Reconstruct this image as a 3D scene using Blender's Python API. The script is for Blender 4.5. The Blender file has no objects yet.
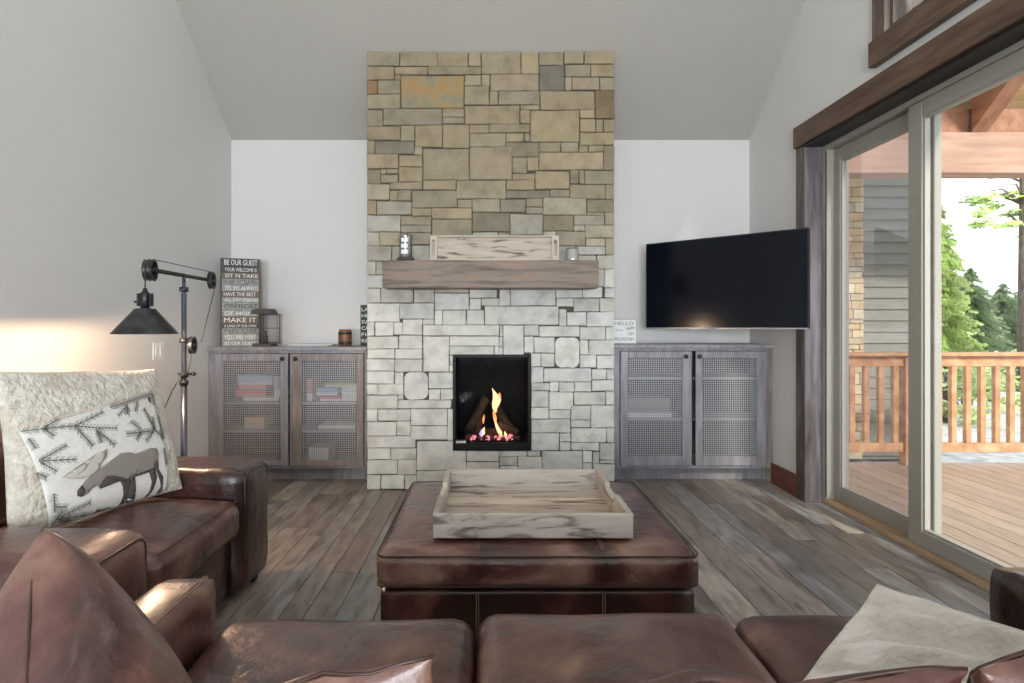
import bpy, bmesh, math, random
from mathutils import Vector, Matrix, noise
random.seed(7)
R = math.radians
SC = bpy.context.scene
COL = SC.collection
# ------------------------------------------------------------------ materials
def new_mat(name):
    m = bpy.data.materials.new(name); m.use_nodes = True
    nt = m.node_tree; b = nt.nodes['Principled BSDF']
    return m, nt, b
def plain(name, col, rough=0.5, metal=0.0, emit=None, es=0, coat=0, spec=0.5):
    m, nt, b = new_mat(name)
    b.inputs['Base Color'].default_value = (*col, 1); b.inputs['Roughness'].default_value = rough
    b.inputs['Metallic'].default_value = metal; b.inputs['Coat Weight'].default_value = coat
    b.inputs['Specular IOR Level'].default_value = spec
    if emit: b.inputs['Emission Color'].default_value = (*emit, 1); b.inputs['Emission Strength'].default_value = es
    return m
def N(nt, t, **k):
    n = nt.nodes.new(t)
    for a, v in k.items():
        if a in n.inputs.keys(): n.inputs[a].default_value = v
        else: setattr(n, a, v)
    return n
def noisy(name, stops, scale=5, stretch=(1, 1, 1), rough=0.5, rough2=None, bump=0.0, bscale=None, detail=6, metal=0.0,
          coat=0.0, attr=None, attr_mix='MULTIPLY', spec=0.5, bdist=0.01, dist=0.0, bstretch=None, sheen=0):
    """stops: list of (pos, colour). noise stretched in object space."""
    m, nt, b = new_mat(name); L = nt.links
    tc = N(nt, 'ShaderNodeTexCoord'); mp = N(nt, 'ShaderNodeMapping'); mp.inputs['Scale'].default_value = stretch
    L.new(tc.outputs['Object'], mp.inputs['Vector'])
    nz = N(nt, 'ShaderNodeTexNoise'); nz.inputs['Scale'].default_value = scale; nz.inputs['Detail'].default_value = detail
    nz.inputs['Distortion'].default_value = dist
    vec = mp.outputs['Vector']
    if attr:   # shift the grain per piece
        at = N(nt, 'ShaderNodeAttribute'); at.attribute_name = attr
        sc = N(nt, 'ShaderNodeVectorMath'); sc.operation = 'SCALE'; sc.inputs['Scale'].default_value = 37
        L.new(at.outputs['Color'], sc.inputs[0])
        ad = N(nt, 'ShaderNodeVectorMath'); ad.operation = 'ADD'
        L.new(vec, ad.inputs[0]); L.new(sc.outputs[0], ad.inputs[1]); vec = ad.outputs[0]
    L.new(vec, nz.inputs['Vector'])
    cr = N(nt, 'ShaderNodeValToRGB'); el = cr.color_ramp.elements
    el[0].position = stops[0][0]; el[0].color = (*stops[0][1], 1)
    el[1].position = stops[-1][0]; el[1].color = (*stops[-1][1], 1)
    for p, c in stops[1:-1]:
        e = el.new(p); e.color = (*c, 1)
    L.new(nz.outputs['Fac'], cr.inputs['Fac'])
    out = cr.outputs['Color']
    if attr:
        mx = N(nt, 'ShaderNodeMix'); mx.data_type = 'RGBA'; mx.blend_type = attr_mix; mx.inputs['Factor'].default_value = 1
        L.new(at.outputs['Color'], mx.inputs['A']); L.new(out, mx.inputs['B']); out = mx.outputs['Result']
    L.new(out, b.inputs['Base Color'])
    b.inputs['Roughness'].default_value = rough; b.inputs['Metallic'].default_value = metal
    b.inputs['Coat Weight'].default_value = coat; b.inputs['Coat Roughness'].default_value = 0.25
    b.inputs['Specular IOR Level'].default_value = spec
    if sheen: b.inputs['Sheen Weight'].default_value = sheen
    if rough2 is not None:
        mr = N(nt, 'ShaderNodeMapRange'); mr.inputs['From Min'].default_value = 0.35; mr.inputs['From Max'].default_value = 0.65
        mr.inputs['To Min'].default_value = rough; mr.inputs['To Max'].default_value = rough2
        L.new(nz.outputs['Fac'], mr.inputs['Value']); L.new(mr.outputs[0], b.inputs['Roughness'])
    if bump:
        n2 = N(nt, 'ShaderNodeTexNoise'); n2.inputs['Scale'].default_value = bscale or scale; n2.inputs['Detail'].default_value = 8
        if bstretch:
            m2 = N(nt, 'ShaderNodeMapping'); m2.inputs['Scale'].default_value = bstretch
            L.new(tc.outputs['Object'], m2.inputs['Vector']); L.new(m2.outputs[0], n2.inputs['Vector'])
        else: L.new(vec, n2.inputs['Vector'])
        bp = N(nt, 'ShaderNodeBump'); bp.inputs['Strength'].default_value = bump; bp.inputs['Distance'].default_value = bdist
        L.new(n2.outputs['Fac'], bp.inputs['Height']); L.new(bp.outputs['Normal'], b.inputs['Normal'])
    return m
def glass(name, tint=(1, 1, 1), refl=0.08):
    m = bpy.data.materials.new(name); m.use_nodes = True; nt = m.node_tree; nt.nodes.clear(); L = nt.links
    o = N(nt, 'ShaderNodeOutputMaterial'); mx = N(nt, 'ShaderNodeMixShader'); mx.inputs[0].default_value = refl
    t = N(nt, 'ShaderNodeBsdfTransparent'); t.inputs[0].default_value = (*tint, 1)
    g = N(nt, 'ShaderNodeBsdfGlossy'); g.inputs['Roughness'].default_value = 0.02
    L.new(t.outputs[0], mx.inputs[1]); L.new(g.outputs[0], mx.inputs[2]); L.new(mx.outputs[0], o.inputs['Surface'])
    return m
M = {}
M['wall'] = noisy('wall_paint', [(0, (.645, .64, .625)), (1, (.675, .67, .655))], scale=2, rough=.85, bump=.05, bscale=90, bdist=.002)
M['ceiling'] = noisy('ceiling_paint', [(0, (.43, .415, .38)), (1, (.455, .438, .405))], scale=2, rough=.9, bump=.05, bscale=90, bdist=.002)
M['floor'] = noisy('floor_plank_wood', [(.28, (.66, .60, .54)), (.40, (1.15, 1.08, 1.02)), (.52, (1.55, 1.52, 1.48)), (.70, (2.1, 2.06, 2.0))], scale=4.0,
                   stretch=(6, 1.3, 1), rough=.28, rough2=.45, attr='Col', detail=11, bump=.4, bscale=14, bdist=.003, spec=.5, dist=.6)
M['gap'] = plain('plank_gap', (.03, .025, .02), .8)
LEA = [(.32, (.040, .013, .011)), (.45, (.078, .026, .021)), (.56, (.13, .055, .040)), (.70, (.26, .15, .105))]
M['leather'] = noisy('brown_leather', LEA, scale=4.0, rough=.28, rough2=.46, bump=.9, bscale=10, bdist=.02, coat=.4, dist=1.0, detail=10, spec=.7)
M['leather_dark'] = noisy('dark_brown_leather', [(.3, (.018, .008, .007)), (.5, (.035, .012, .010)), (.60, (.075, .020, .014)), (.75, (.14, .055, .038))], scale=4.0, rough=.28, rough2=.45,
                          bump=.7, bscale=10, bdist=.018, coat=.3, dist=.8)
M['piping'] = plain('leather_piping', (.04, .018, .012), .4)
M['stitch'] = plain('tan_stitching', (.30, .20, .14), .7)
M['stone'] = noisy('ledge_stone', [(.3, (.76, .75, .73)), (.5, (1, 1, 1)), (.72, (1.15, 1.14, 1.11))], scale=9, rough=.85, attr='Col', bump=.9, bscale=22, bdist=.012, detail=10, spec=.2)
M['stone_rust'] = noisy('rust_mottled_stone', [(.28, (.13, .12, .09)), (.36, (.22, .20, .14)), (.47, (.27, .23, .15)), (.54, (.33, .21, .09)), (.62, (.29, .24, .15)), (.75, (.25, .13, .06))], scale=8, rough=.85,
                        bump=.6, bscale=14, bdist=.012, detail=10, spec=.2)
M['mortar'] = plain('dark_joint', (.09, .08, .065), .95)
M['mantel'] = noisy('weathered_mantel_wood', [(.28, (.09, .068, .05)), (.45, (.18, .14, .11)), (.55, (.235, .185, .15)), (.64, (.26, .165, .115)), (.8, (.30, .26, .215))], scale=4, stretch=(.7, 6, 7),
                    rough=.6, bump=.4, bscale=6, bdist=.006, dist=.5)
M['cab'] = noisy('grey_stained_cabinet_wood', [(.25, (.17, .16, .17)), (.5, (.25, .24, .26)), (.75, (.34, .335, .36))], scale=5, stretch=(5, 5, .7), rough=.42, bump=.1, bscale=9, bdist=.002, dist=.4)
M['cab_brown'] = noisy('brown_stained_cabinet_wood', [(.25, (.14, .105, .095)), (.5, (.22, .18, .165)), (.75, (.31, .27, .26))], scale=5, stretch=(5, 5, .7), rough=.42, dist=.4)
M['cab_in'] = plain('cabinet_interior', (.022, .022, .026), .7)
M['shelf'] = plain('cabinet_shelf_wood', (.30, .30, .31), .5)
M['wire'] = plain('woven_wire', (.40, .40, .42), .45, .2)
M['trim'] = noisy('dark_stained_trim_wood', [(.25, (.045, .024, .014)), (.5, (.105, .060, .038)), (.75, (.17, .11, .075))], scale=4, stretch=(6, .7, 6), rough=.5, bump=.15, bscale=10, bdist=.003, dist=.6)
M['trim_v'] = noisy('dark_stained_upright_wood', [(.25, (.035, .020, .012)), (.5, (.085, .056, .042)), (.75, (.16, .13, .115))], scale=4, stretch=(6, 6, .7), rough=.4, bump=.15, bscale=10, bdist=.003, dist=.6)
M['jamb'] = noisy('grey_brown_jamb_wood', [(.25, (.06, .05, .05)), (.5, (.13, .115, .12)), (.75, (.21, .20, .21))], scale=4, stretch=(6, 6, .7), rough=.35, dist=.6)
M['black_wood'] = plain('near_black_wood', (.012, .010, .009), .5)
M['base'] = noisy('red_brown_baseboard', [(.3, (.10, .025, .012)), (.7, (.2, .07, .035))], scale=5, stretch=(5, .7, 5), rough=.35)
M['vinyl'] = plain('taupe_door_frame', (.315, .30, .26), .45)
M['vinyl_l'] = plain('light_taupe_glazing_bead', (.33, .315, .28), .4)
M['sill'] = noisy('tan_sill', [(.3, (.33, .23, .14)), (.7, (.45, .33, .22))], scale=6, stretch=(6, .8, 6), rough=.5)
M['glass'] = glass('door_glass', (.97, .98, .98), .05)
M['dull_glass'] = glass('dull_door_glass', (.78, .78, .80), .14)  # darker tint and more gloss than the other door panes
M['glass_s'] = glass('small_glass', (.9, .92, .93), .14)
M['fire_glass'] = glass('firebox_glass', (.85, .85, .85), .015)
M['black'] = plain('black_metal', (.004, .004, .005), .5, spec=.25)
M['soot'] = plain('soot_black', (.006, .006, .006), .8)
M['screen'] = plain('tv_screen', (.003, .005, .009), .14, spec=.22)
M['tvframe'] = plain('tv_plastic', (.012, .012, .013), .4)
M['bulbglow'] = plain('lamp_bulb', (1, .8, .5), .5, emit=(1, .72, .42), es=25)
M['iron'] = noisy('dark_iron', [(.3, (.025, .025, .026)), (.7, (.075, .078, .085))], scale=14, rough=.38, metal=.7)
M['steel'] = plain('blued_steel_pole', (.12, .13, .16), .3, .85)
M['shade_in'] = plain('shade_inside', (.75, .62, .42), .5)
M['cord'] = plain('cord', (.03, .03, .03), .7)
M['tray'] = noisy('spalted_tray_wood', [(.30, (.10, .08, .065)), (.39, (.25, .205, .175)), (.45, (.43, .38, .33)), (.75, (.54, .49, .43))], scale=3.2, stretch=(1.3, 8, 8), rough=.6, bump=.2, bscale=8, bdist=.003, dist=1.2, attr='Col')
M['tray_y'] = noisy('spalted_tray_side', [(.27, (.20, .16, .13)), (.40, (.36, .31, .26)), (.55, (.46, .40, .34)), (.75, (.52, .46, .39))], scale=3, stretch=(8, 1.2, 6), rough=.6)
M['tray_light'] = plain('pale_tray_edge', (.52, .46, .385), .6)
M['sherpa'] = noisy('cream_sherpa', [(.3, (.50, .45, .36)), (.7, (.74, .70, .62))], scale=22, rough=.95, bump=1, bscale=55, bdist=.02, sheen=.4, spec=.1)
M['panel'] = noisy('ivory_linen', [(.3, (.64, .62, .575)), (.7, (.72, .70, .66))], scale=60, rough=.9, bump=.15, bscale=160, bdist=.002, spec=.1)
M['moose'] = plain('taupe_felt', (.25, .22, .20), .95, spec=.1)
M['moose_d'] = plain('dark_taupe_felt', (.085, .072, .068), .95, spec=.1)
M['antler'] = plain('pale_grey_felt', (.50, .48, .43), .95, spec=.1)
M['needle'] = plain('dark_green_thread', (.10, .105, .085), .9, spec=.1)
M['throw'] = noisy('cream_throw_fabric', [(.3, (.56, .51, .45)), (.5, (.70, .655, .60)), (.7, (.80, .76, .71))], scale=10, stretch=(1, 3, 1), rough=.95, bump=.8, bscale=45, bdist=.008, sheen=.3, spec=.1)
M['candle'] = plain('cream_wax', (.80, .77, .66), .5)
M['cupwood'] = noisy('turned_wood', [(.3, (.10, .045, .02)), (.7, (.26, .13, .06))], scale=8, stretch=(6, 6, 1), rough=.5)
M['log'] = noisy('charred_log', [(.3, (.02, .014, .01)), (.6, (.11, .07, .04)), (.8, (.2, .14, .09))], scale=12, rough=.9, bump=.8, bscale=20)
M['flame'] = plain('flame', (1, .4, .1), .5, emit=(1, .30, .10), es=1.1)
M['flame_hot'] = plain('flame_core', (1, .6, .3), .5, emit=(1, .52, .27), es=1.5)
M['flame_blue'] = plain('blue_flame', (.3, .3, 1), .5, emit=(.40, .38, 1), es=1.2)
M['ember'] = plain('ember', (1, .3, .2), .5, emit=(1, .30, .38), es=.8)
M['ember_dark'] = plain('ember_grey', (.16, .08, .09), .9)
M['white'] = plain('white_paint', (.78, .78, .76), .5)
M['charpaint'] = plain('charcoal_paint', (.07, .065, .06), .7)
M['greypaint'] = noisy('washed_grey_paint', [(.3, (.20, .21, .19)), (.7, (.40, .41, .38))], scale=18, stretch=(1, 1, 4), rough=.8)
M['brownpaint'] = plain('washed_brown_paint', (.16, .12, .09), .7)
M['greenpaint'] = plain('dark_green_paint', (.03, .055, .04), .7)
M['cedar'] = noisy('orange_cedar', [(.25, (.36, .18, .085)), (.5, (.52, .285, .145)), (.75, (.66, .42, .24))], scale=5, stretch=(2, 2, 2), rough=.6, dist=.5)
M['beam'] = noisy('pink_brown_beam', [(.3, (.36, .22, .16)), (.7, (.50, .33, .25))], scale=4, stretch=(.6, 4, 4), rough=.7)
M['rafter'] = noisy('rafter_wood', [(.3, (.26, .12, .07)), (.7, (.40, .21, .13))], scale=4, stretch=(4, .6, 4), rough=.7)
M['soffit'] = noisy('pine_boards', [(.3, (.36, .24, .11)), (.7, (.52, .38, .20))], scale=4, stretch=(.5, 5, 5), rough=.7)
M['deck'] = noisy('tan_deck_boards', [(.3, (.34, .25, .18)), (.7, (.48, .37, .28))], scale=6, stretch=(8, .8, 1), rough=.6, attr='Col')
M['siding'] = noisy('grey_green_siding', [(.3, (.30, .315, .26)), (.7, (.37, .38, .315))], scale=6, stretch=(.6, 4, 8), rough=.7)
M['ext_stone'] = noisy('warm_exterior_stone', [(.3, (.8, .8, .8)), (.7, (1.1, 1.1, 1.1))], scale=9, rough=.9, attr='Col', bump=.4, bscale=14, bdist=.01)
M['gravel'] = noisy('pale_gravel', [(.35, (.42, .40, .36)), (.65, (.72, .70, .66))], scale=6, rough=.95, bump=.5, bscale=20)
M['grass'] = noisy('grass', [(.35, (.12, .2, .05)), (.65, (.3, .42, .12))], scale=4, rough=.95)
M['bark'] = noisy('bark', [(.3, (.08, .06, .05)), (.7, (.2, .16, .13))], scale=8, stretch=(3, 3, .7), rough=.95, bump=.5)
def leafmat(n, c):
    m, nt, b = new_mat(n); L = nt.links
    nz = N(nt, 'ShaderNodeTexNoise'); nz.inputs['Scale'].default_value = 1.5; tc = N(nt, 'ShaderNodeTexCoord'); L.new(tc.outputs['Object'], nz.inputs['Vector'])
    cr = N(nt, 'ShaderNodeValToRGB'); e = cr.color_ramp.elements
    e[0].position = .35; e[0].color = (*[x * .65 for x in c], 1); e[1].position = .65; e[1].color = (*[min(1, x * 1.35) for x in c], 1)
    L.new(nz.outputs['Fac'], cr.inputs['Fac']); L.new(cr.outputs[0], b.inputs['Base Color']); b.inputs['Roughness'].default_value = .7
    b.inputs['Transmission Weight'].default_value = 0
    return m
M['leaf1'] = leafmat('conifer_dark', (.24, .31, .17)); M['leaf2'] = leafmat('conifer_light', (.46, .56, .22)); M['leaf3'] = leafmat('maple_leaves', (.50, .62, .20))
M['fence'] = plain('grey_concrete_wall', (.38, .36, .33), .9)
# ------------------------------------------------------------------ mesh helpers
def T(bm, d, mi=0):
    for f in bm.faces[d:]: f.material_index = mi
class MB:
    def __init__(s): s.bm = bmesh.new(); s.col = s.bm.loops.layers.float_color.new('Col'); s.c = (1, 1, 1, 1); s.smooth = False
    def face(s, vs, mi=0, smooth=None):
        try: f = s.bm.faces.new(vs)
        except ValueError: return None
        f.material_index = mi; f.smooth = s.smooth if smooth is None else smooth
        for l in f.loops: l[s.col] = s.c
        return f
    def v(s, p): return s.bm.verts.new(p)
    def box(s, a, b, mi=0, bev=0, rot=None, piv=None):
        """box from corner a to corner b with chamfered edges"""
        x0, y0, z0 = [min(a[i], b[i]) for i in range(3)]; x1, y1, z1 = [max(a[i], b[i]) for i in range(3)]
        c = Vector(((x0 + x1) / 2, (y0 + y1) / 2, (z0 + z1) / 2)); h = Vector(((x1 - x0) / 2, (y1 - y0) / 2, (z1 - z0) / 2))
        t = bmesh.new(); bmesh.ops.create_cube(t, size=1)
        for v in t.verts: v.co = Vector((v.co.x * 2 * h.x, v.co.y * 2 * h.y, v.co.z * 2 * h.z))
        bev = min(bev, min(h) * .8)
        if bev > 0: bmesh.ops.bevel(t, geom=t.edges[:], offset=bev, segments=2 if bev > .004 else 1, affect='EDGES', profile=.6)
        mt = Matrix.Translation(c)
        if rot is not None:
            pv = Vector(piv) if piv is not None else c
            mt = Matrix.Translation(pv) @ rot @ Matrix.Translation(c - pv)
        s.merge(t, mt, mi, False); return s
    def merge(s, t, mt=None, mi=0, smooth=True):
        mp = {}
        for v in t.verts: mp[v] = s.v(mt @ v.co if mt is not None else v.co)
        for f in t.faces: s.face([mp[v] for v in f.verts], mi, smooth)
        t.free()
    def tube(s, pts, r, n=8, mi=0, closed=False, rs=None, cap=True):
        pts = [Vector(p) for p in pts]; rings = []; k = len(pts)
        up = None
        for i, p in enumerate(pts):
            if closed: d = pts[(i + 1) % k] - pts[i - 1]
            else: d = pts[min(i + 1, k - 1)] - pts[max(i - 1, 0)]
            if d.length < 1e-9: d = Vector((0, 0, 1))
            d.normalize()
            if up is None:
                up = d.orthogonal().normalized()
            up = (up - d * up.dot(d)); up = up.normalized() if up.length > 1e-6 else d.orthogonal().normalized()
            w = d.cross(up); rr = rs[i] if rs else r
            rings.append([s.v(p + (up * math.cos(a) + w * math.sin(a)) * rr) for a in [2 * math.pi * j / n for j in range(n)]])
        m = k if closed else k - 1
        for i in range(m):
            a, b = rings[i], rings[(i + 1) % k]
            for j in range(n): s.face([a[j], a[(j + 1) % n], b[(j + 1) % n], b[j]], mi, True)
        if not closed and cap: s.face(rings[0][::-1], mi, False); s.face(rings[-1], mi, False)
        return s
    def lathe(s, prof, c=(0, 0, 0), n=32, mi=0, mt=None):
        rings = []
        for r, z in prof:
            ring = []
            for j in range(n):
                a = 2 * math.pi * j / n; p = Vector((c[0] + r * math.cos(a), c[1] + r * math.sin(a), c[2] + z))
                ring.append(s.v(mt @ p if mt else p))
            rings.append(ring)
        for i in range(len(rings) - 1):
            for j in range(n): s.face([rings[i][j], rings[i][(j + 1) % n], rings[i + 1][(j + 1) % n], rings[i + 1][j]], mi, True)
        if prof[0][0] > 1e-4: s.face(rings[0][::-1], mi, False)
        if prof[-1][0] > 1e-4: s.face(rings[-1], mi, False)
        return s
    def prism(s, poly, axis, a, b, mi=0):
        """poly: 2D points; extruded along axis ('x','y','z') from a to b"""
        def P(p, t): return {'x': (t, p[0], p[1]), 'y': (p[0], t, p[1]), 'z': (p[0], p[1], t)}[axis]
        A = [s.v(P(p, a)) for p in poly]; B = [s.v(P(p, b)) for p in poly]
        s.face(A, mi, False); s.face(B[::-1], mi, False); n = len(poly)
        for i in range(n): s.face([A[i], B[i], B[(i + 1) % n], A[(i + 1) % n]], mi, False)
        return s
    def build(s, name, mats, parent=None, loc=None, recalc=True, kind=None, weld=0):
        if weld: bmesh.ops.remove_doubles(s.bm, verts=s.bm.verts[:], dist=weld)
        if recalc: bmesh.ops.recalc_face_normals(s.bm, faces=s.bm.faces[:])
        me = bpy.data.meshes.new(name)
        org = Vector(loc) if loc is not None else Vector((0, 0, 0))
        if loc is not None: bmesh.ops.translate(s.bm, verts=s.bm.verts[:], vec=-org)
        s.bm.to_mesh(me); s.bm.free()
        for m in (mats if isinstance(mats, (list, tuple)) else [mats]): me.materials.append(M[m] if isinstance(m, str) else m)
        o = bpy.data.objects.new(name, me); COL.objects.link(o); o.location = org
        if parent is not None:
            o.parent = parent; o.location = org - world_loc(parent)
        if kind: o['kind'] = kind
        return o
def world_loc(o):
    l = Vector(o.location)
    while o.parent: o = o.parent; l += Vector(o.location)
    return l
def thing(name, label, cat, loc=(0, 0, 0), group=None):
    o = bpy.data.objects.new(name, None); COL.objects.link(o); o.location = loc; o.empty_display_size = .05
    o['label'] = label; o['category'] = cat
    if group: o['group'] = group
    return o
def tag(o, label, cat, group=None, kind=None):
    o['label'] = label; o['category'] = cat
    if group: o['group'] = group
    if kind: o['kind'] = kind
    return o
def part(mb, name, mats, parent, label=None, recalc=True, weld=0):
    o = mb.build(name, mats, parent, loc=tuple(world_loc(parent)), recalc=recalc, weld=weld)
    if label: o['label'] = label
    return o
def text_mesh(mb, txt, org, ux, uz, size, mi=0, width=None, depth=.0012, height=None):
    """flat raised lettering: baseline-left at org, along ux, up uz"""
    cu = bpy.data.curves.new('t', 'FONT'); cu.body = txt; cu.size = size; cu.extrude = depth / 2; cu.resolution_u = 2
    ob = bpy.data.objects.new('t', cu); COL.objects.link(ob)
    dg = bpy.context.evaluated_depsgraph_get(); me = bpy.data.meshes.new_from_object(ob.evaluated_get(dg))
    t = bmesh.new(); t.from_mesh(me)
    bpy.data.objects.remove(ob); bpy.data.curves.remove(cu); bpy.data.meshes.remove(me)
    if not t.verts: t.free(); return
    x0 = min(v.co.x for v in t.verts); x1 = max(v.co.x for v in t.verts); y0 = min(v.co.y for v in t.verts); y1 = max(v.co.y for v in t.verts)
    sx = (width / (x1 - x0)) if width else 1; sy = (height / (y1 - y0)) if height else 1
    ux = Vector(ux).normalized(); uz = Vector(uz).normalized(); un = ux.cross(uz)
    for v in t.verts: v.co = Vector(org) + ux * ((v.co.x - x0) * sx) + uz * ((v.co.y - y0) * sy) + un * v.co.z
    s = mb; mp = {v: s.v(v.co) for v in t.verts}
    for f in t.faces: s.face([mp[v] for v in f.verts], mi, False)
    t.free()
def rbox(a, b, r=.03, n=10, puff=(0, 0, 0), noise_amp=0, nscale=4, seed=0, sag=0):
    """soft upholstered block: rounded box with bulging faces; returns bmesh in world coords"""
    a = Vector(a); b = Vector(b); c = (a + b) / 2; h = (b - a) / 2
    t = bmesh.new(); bmesh.ops.create_cube(t, size=2)
    bmesh.ops.subdivide_edges(t, edges=t.edges[:], cuts=n, use_grid_fill=True)
    for v in t.verts:
        q = v.co.copy()
        # bias grid lines towards edges
        w = Vector([math.copysign(abs(x) ** .75, x) if abs(x) < 1 else x for x in q])
        p = Vector((w.x * h.x, w.y * h.y, w.z * h.z))
        k = Vector([max(-(h[i] - r), min(h[i] - r, p[i])) for i in range(3)])
        d = p - k
        if d.length > 1e-7: p = k + d.normalized() * min(r, d.length if sum(abs(abs(w[i]) - 1) < 1e-4 for i in range(3)) == 0 else r)
        f = [(1 - min(1, abs(w[i])) ** 2.4) for i in range(3)]
        p.x += puff[0] * w.x * f[1] * f[2]; p.y += puff[1] * w.y * f[0] * f[2]; p.z += puff[2] * w.z * f[0] * f[1]
        p += c
        if noise_amp: p += noise.noise_vector(p * nscale + Vector((seed, 0, 0))) * noise_amp
        v.co = p
    return t
def soft(mb, a, b, mi=0, **k): mb.merge(rbox(a, b, **k), None, mi, True); return mb
def rect_loop(x0, y0, x1, y1, z, r=.03, n=4):
    pts = []
    for cx, cy, a0 in ((x1 - r, y1 - r, 0), (x0 + r, y1 - r, 90), (x0 + r, y0 + r, 180), (x1 - r, y0 + r, 270)):
        for i in range(n + 1):
            a = R(a0 + 90 * i / n); pts.append((cx + r * math.cos(a), cy + r * math.sin(a), z))
    return pts
def pillow_surface(A, B, C, D, tf, tb, pinch=.05, pw=.5):
    """A,B,C,D world corners in order (u,v)=(-1,1),(1,1),(1,-1),(-1,-1); returns f(u,v,side)"""
    A, B, C, D = map(Vector, (A, B, C, D)); nrm = ((B - A).cross(D - A)).normalized()
    ctr = (A + B + C + D) / 4
    def f(u, v, side):
        s, t = (u + 1) / 2, (v + 1) / 2
        p = (D * (1 - s) + C * s) * (1 - t) + (A * (1 - s) + B * s) * t
        p = p + (ctr - p) * pinch * (u ** 2 * (1 - v ** 2) + v ** 2 * (1 - u ** 2))
        k = max(0, (1 - u * u) * (1 - v * v)) ** pw
        return p + nrm * (tf if side > 0 else -tb) * k
    return f, nrm
def pillow(mb, f, n=26, mi=0, nz=0, ns=6, mifn=None):
    g = []
    for side in (1, -1):
        rows = []
        for i in range(n + 1):
            row = []
            for j in range(n + 1):
                u = math.sin((i / n * 2 - 1) * math.pi / 2); v = math.sin((j / n * 2 - 1) * math.pi / 2)
                p = f(u, v, side)
                if nz and 0 < i < n and 0 < j < n: p = p + noise.noise_vector(p * ns) * nz
                row.append(mb.v(p))
            rows.append(row)
        for i in range(n):
            for j in range(n):
                q = [rows[i][j], rows[i + 1][j], rows[i + 1][j + 1], rows[i][j + 1]]
                mb.face(q if side > 0 else q[::-1], mi, True)
def outline(f, n=20, k=1.0):
    pts = []
    for i in range(n): pts.append(f(-k + 2 * k * i / n, k, 1))
    for i in range(n): pts.append(f(k, k - 2 * k * i / n, 1))
    for i in range(n): pts.append(f(k - 2 * k * i / n, -k, 1))
    for i in range(n): pts.append(f(-k, -k + 2 * k * i / n, 1))
    return pts
# ------------------------------------------------------------------ room dims
XL, XR, YB, YR = -2.15, 2.14, 4.72, -5.0
SL = .825; ZB = 2.732; RY = .9; RZ = ZB + SL * (YB - RY)
def cz(y): return ZB + SL * (YB - y) if y > RY else RZ - .35 * (RY - y)
def struct(mb, name, mats): return mb.build(name, mats, kind='structure')
# floor of planks
mb = MB()
mb.box((XL - .1, YR - .1, -.10), (XR + .1, YB + .1, -.006), 1)
pal = [(.125, .105, .09), (.155, .135, .118), (.185, .16, .14), (.16, .15, .14), (.155, .145, .138), (.22, .195, .17), (.13, .115, .105), (.175, .165, .155), (.15, .15, .148)]
x = XL - .02
while x < XR + .05:
    w = random.choice([.10, .13, .16]); y = YR - random.random()
    while y < YB:
        ln = random.uniform(.5, 1.7); c = random.choice(pal); k = random.uniform(.85, 1.15)
        mb.c = (c[0] * k, c[1] * k, c[2] * k, 1)
        y0, y1 = max(y, YR - .05), min(y + ln, YB + .05)
        if y1 > y0 + .02:
            a = .0012; dz = random.uniform(-.0008, 0)
            mb.box((x + a, y0 + a, -.006), (x + w - a, y1 - a, dz), 0, bev=.0015)
        y += ln
    x += w
mb.c = (1, 1, 1, 1)
struct(mb, 'floor', ['floor', 'gap'])
mb = MB(); mb.box((XL - .15, YB, 0), (XR + .26, YB + .15, cz(YB) + .02)); struct(mb, 'wall_back', 'wall')
mb = MB(); mb.prism([(YR - .12, 0), (YB, 0), (YB, cz(YB) + .01), (RY, RZ + .01), (YR - .12, cz(YR) + .01)], 'x', XL - .15, XL); struct(mb, 'wall_left', 'wall')
# right wall with the sliding door opening and the high window
DY0, DY1, DZ = 1.25, 3.87, 2.42; WY0, WY1, WZ0, WZ1 = 1.3, 3.06, 2.78, 3.75
mb = MB(); XO = XR + .26
mb.box((XR, DY1, 0), (XO, YB, DZ)); mb.box((XR, YR - .12, 0), (XO, DY0, DZ)); mb.box((XR, YR - .12, DZ), (XO, YB, WZ0 - .05))
mb.box((XR, WY1, WZ0 - .05), (XO, 3.62, WZ1)) ; mb.box((XR, -1.2, WZ0 - .05), (XO, WY0, WZ1))
mb.box((XR, WY0, WZ0 - .05), (XO, WY1, WZ0))
mb.prism([(3.62, WZ0 - .05), (YB, WZ0 - .05), (YB, cz(YB) + .01), (3.62, cz(3.62) + .01)], 'x', XR, XO)
mb.prism([(YR - .12, WZ0 - .05), (-1.2, WZ0 - .05), (-1.2, cz(-1.2)), (YR - .12, cz(YR) + .01)], 'x', XR, XO)
mb.prism([(-1.2, WZ1), (3.62, WZ1 - .1), (3.62, cz(3.62) + .01), (RY, RZ + .01), (-1.2, cz(-1.2))], 'x', XR, XO)
wr = struct(mb, 'wall_right', 'wall')
mb = MB()
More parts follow.
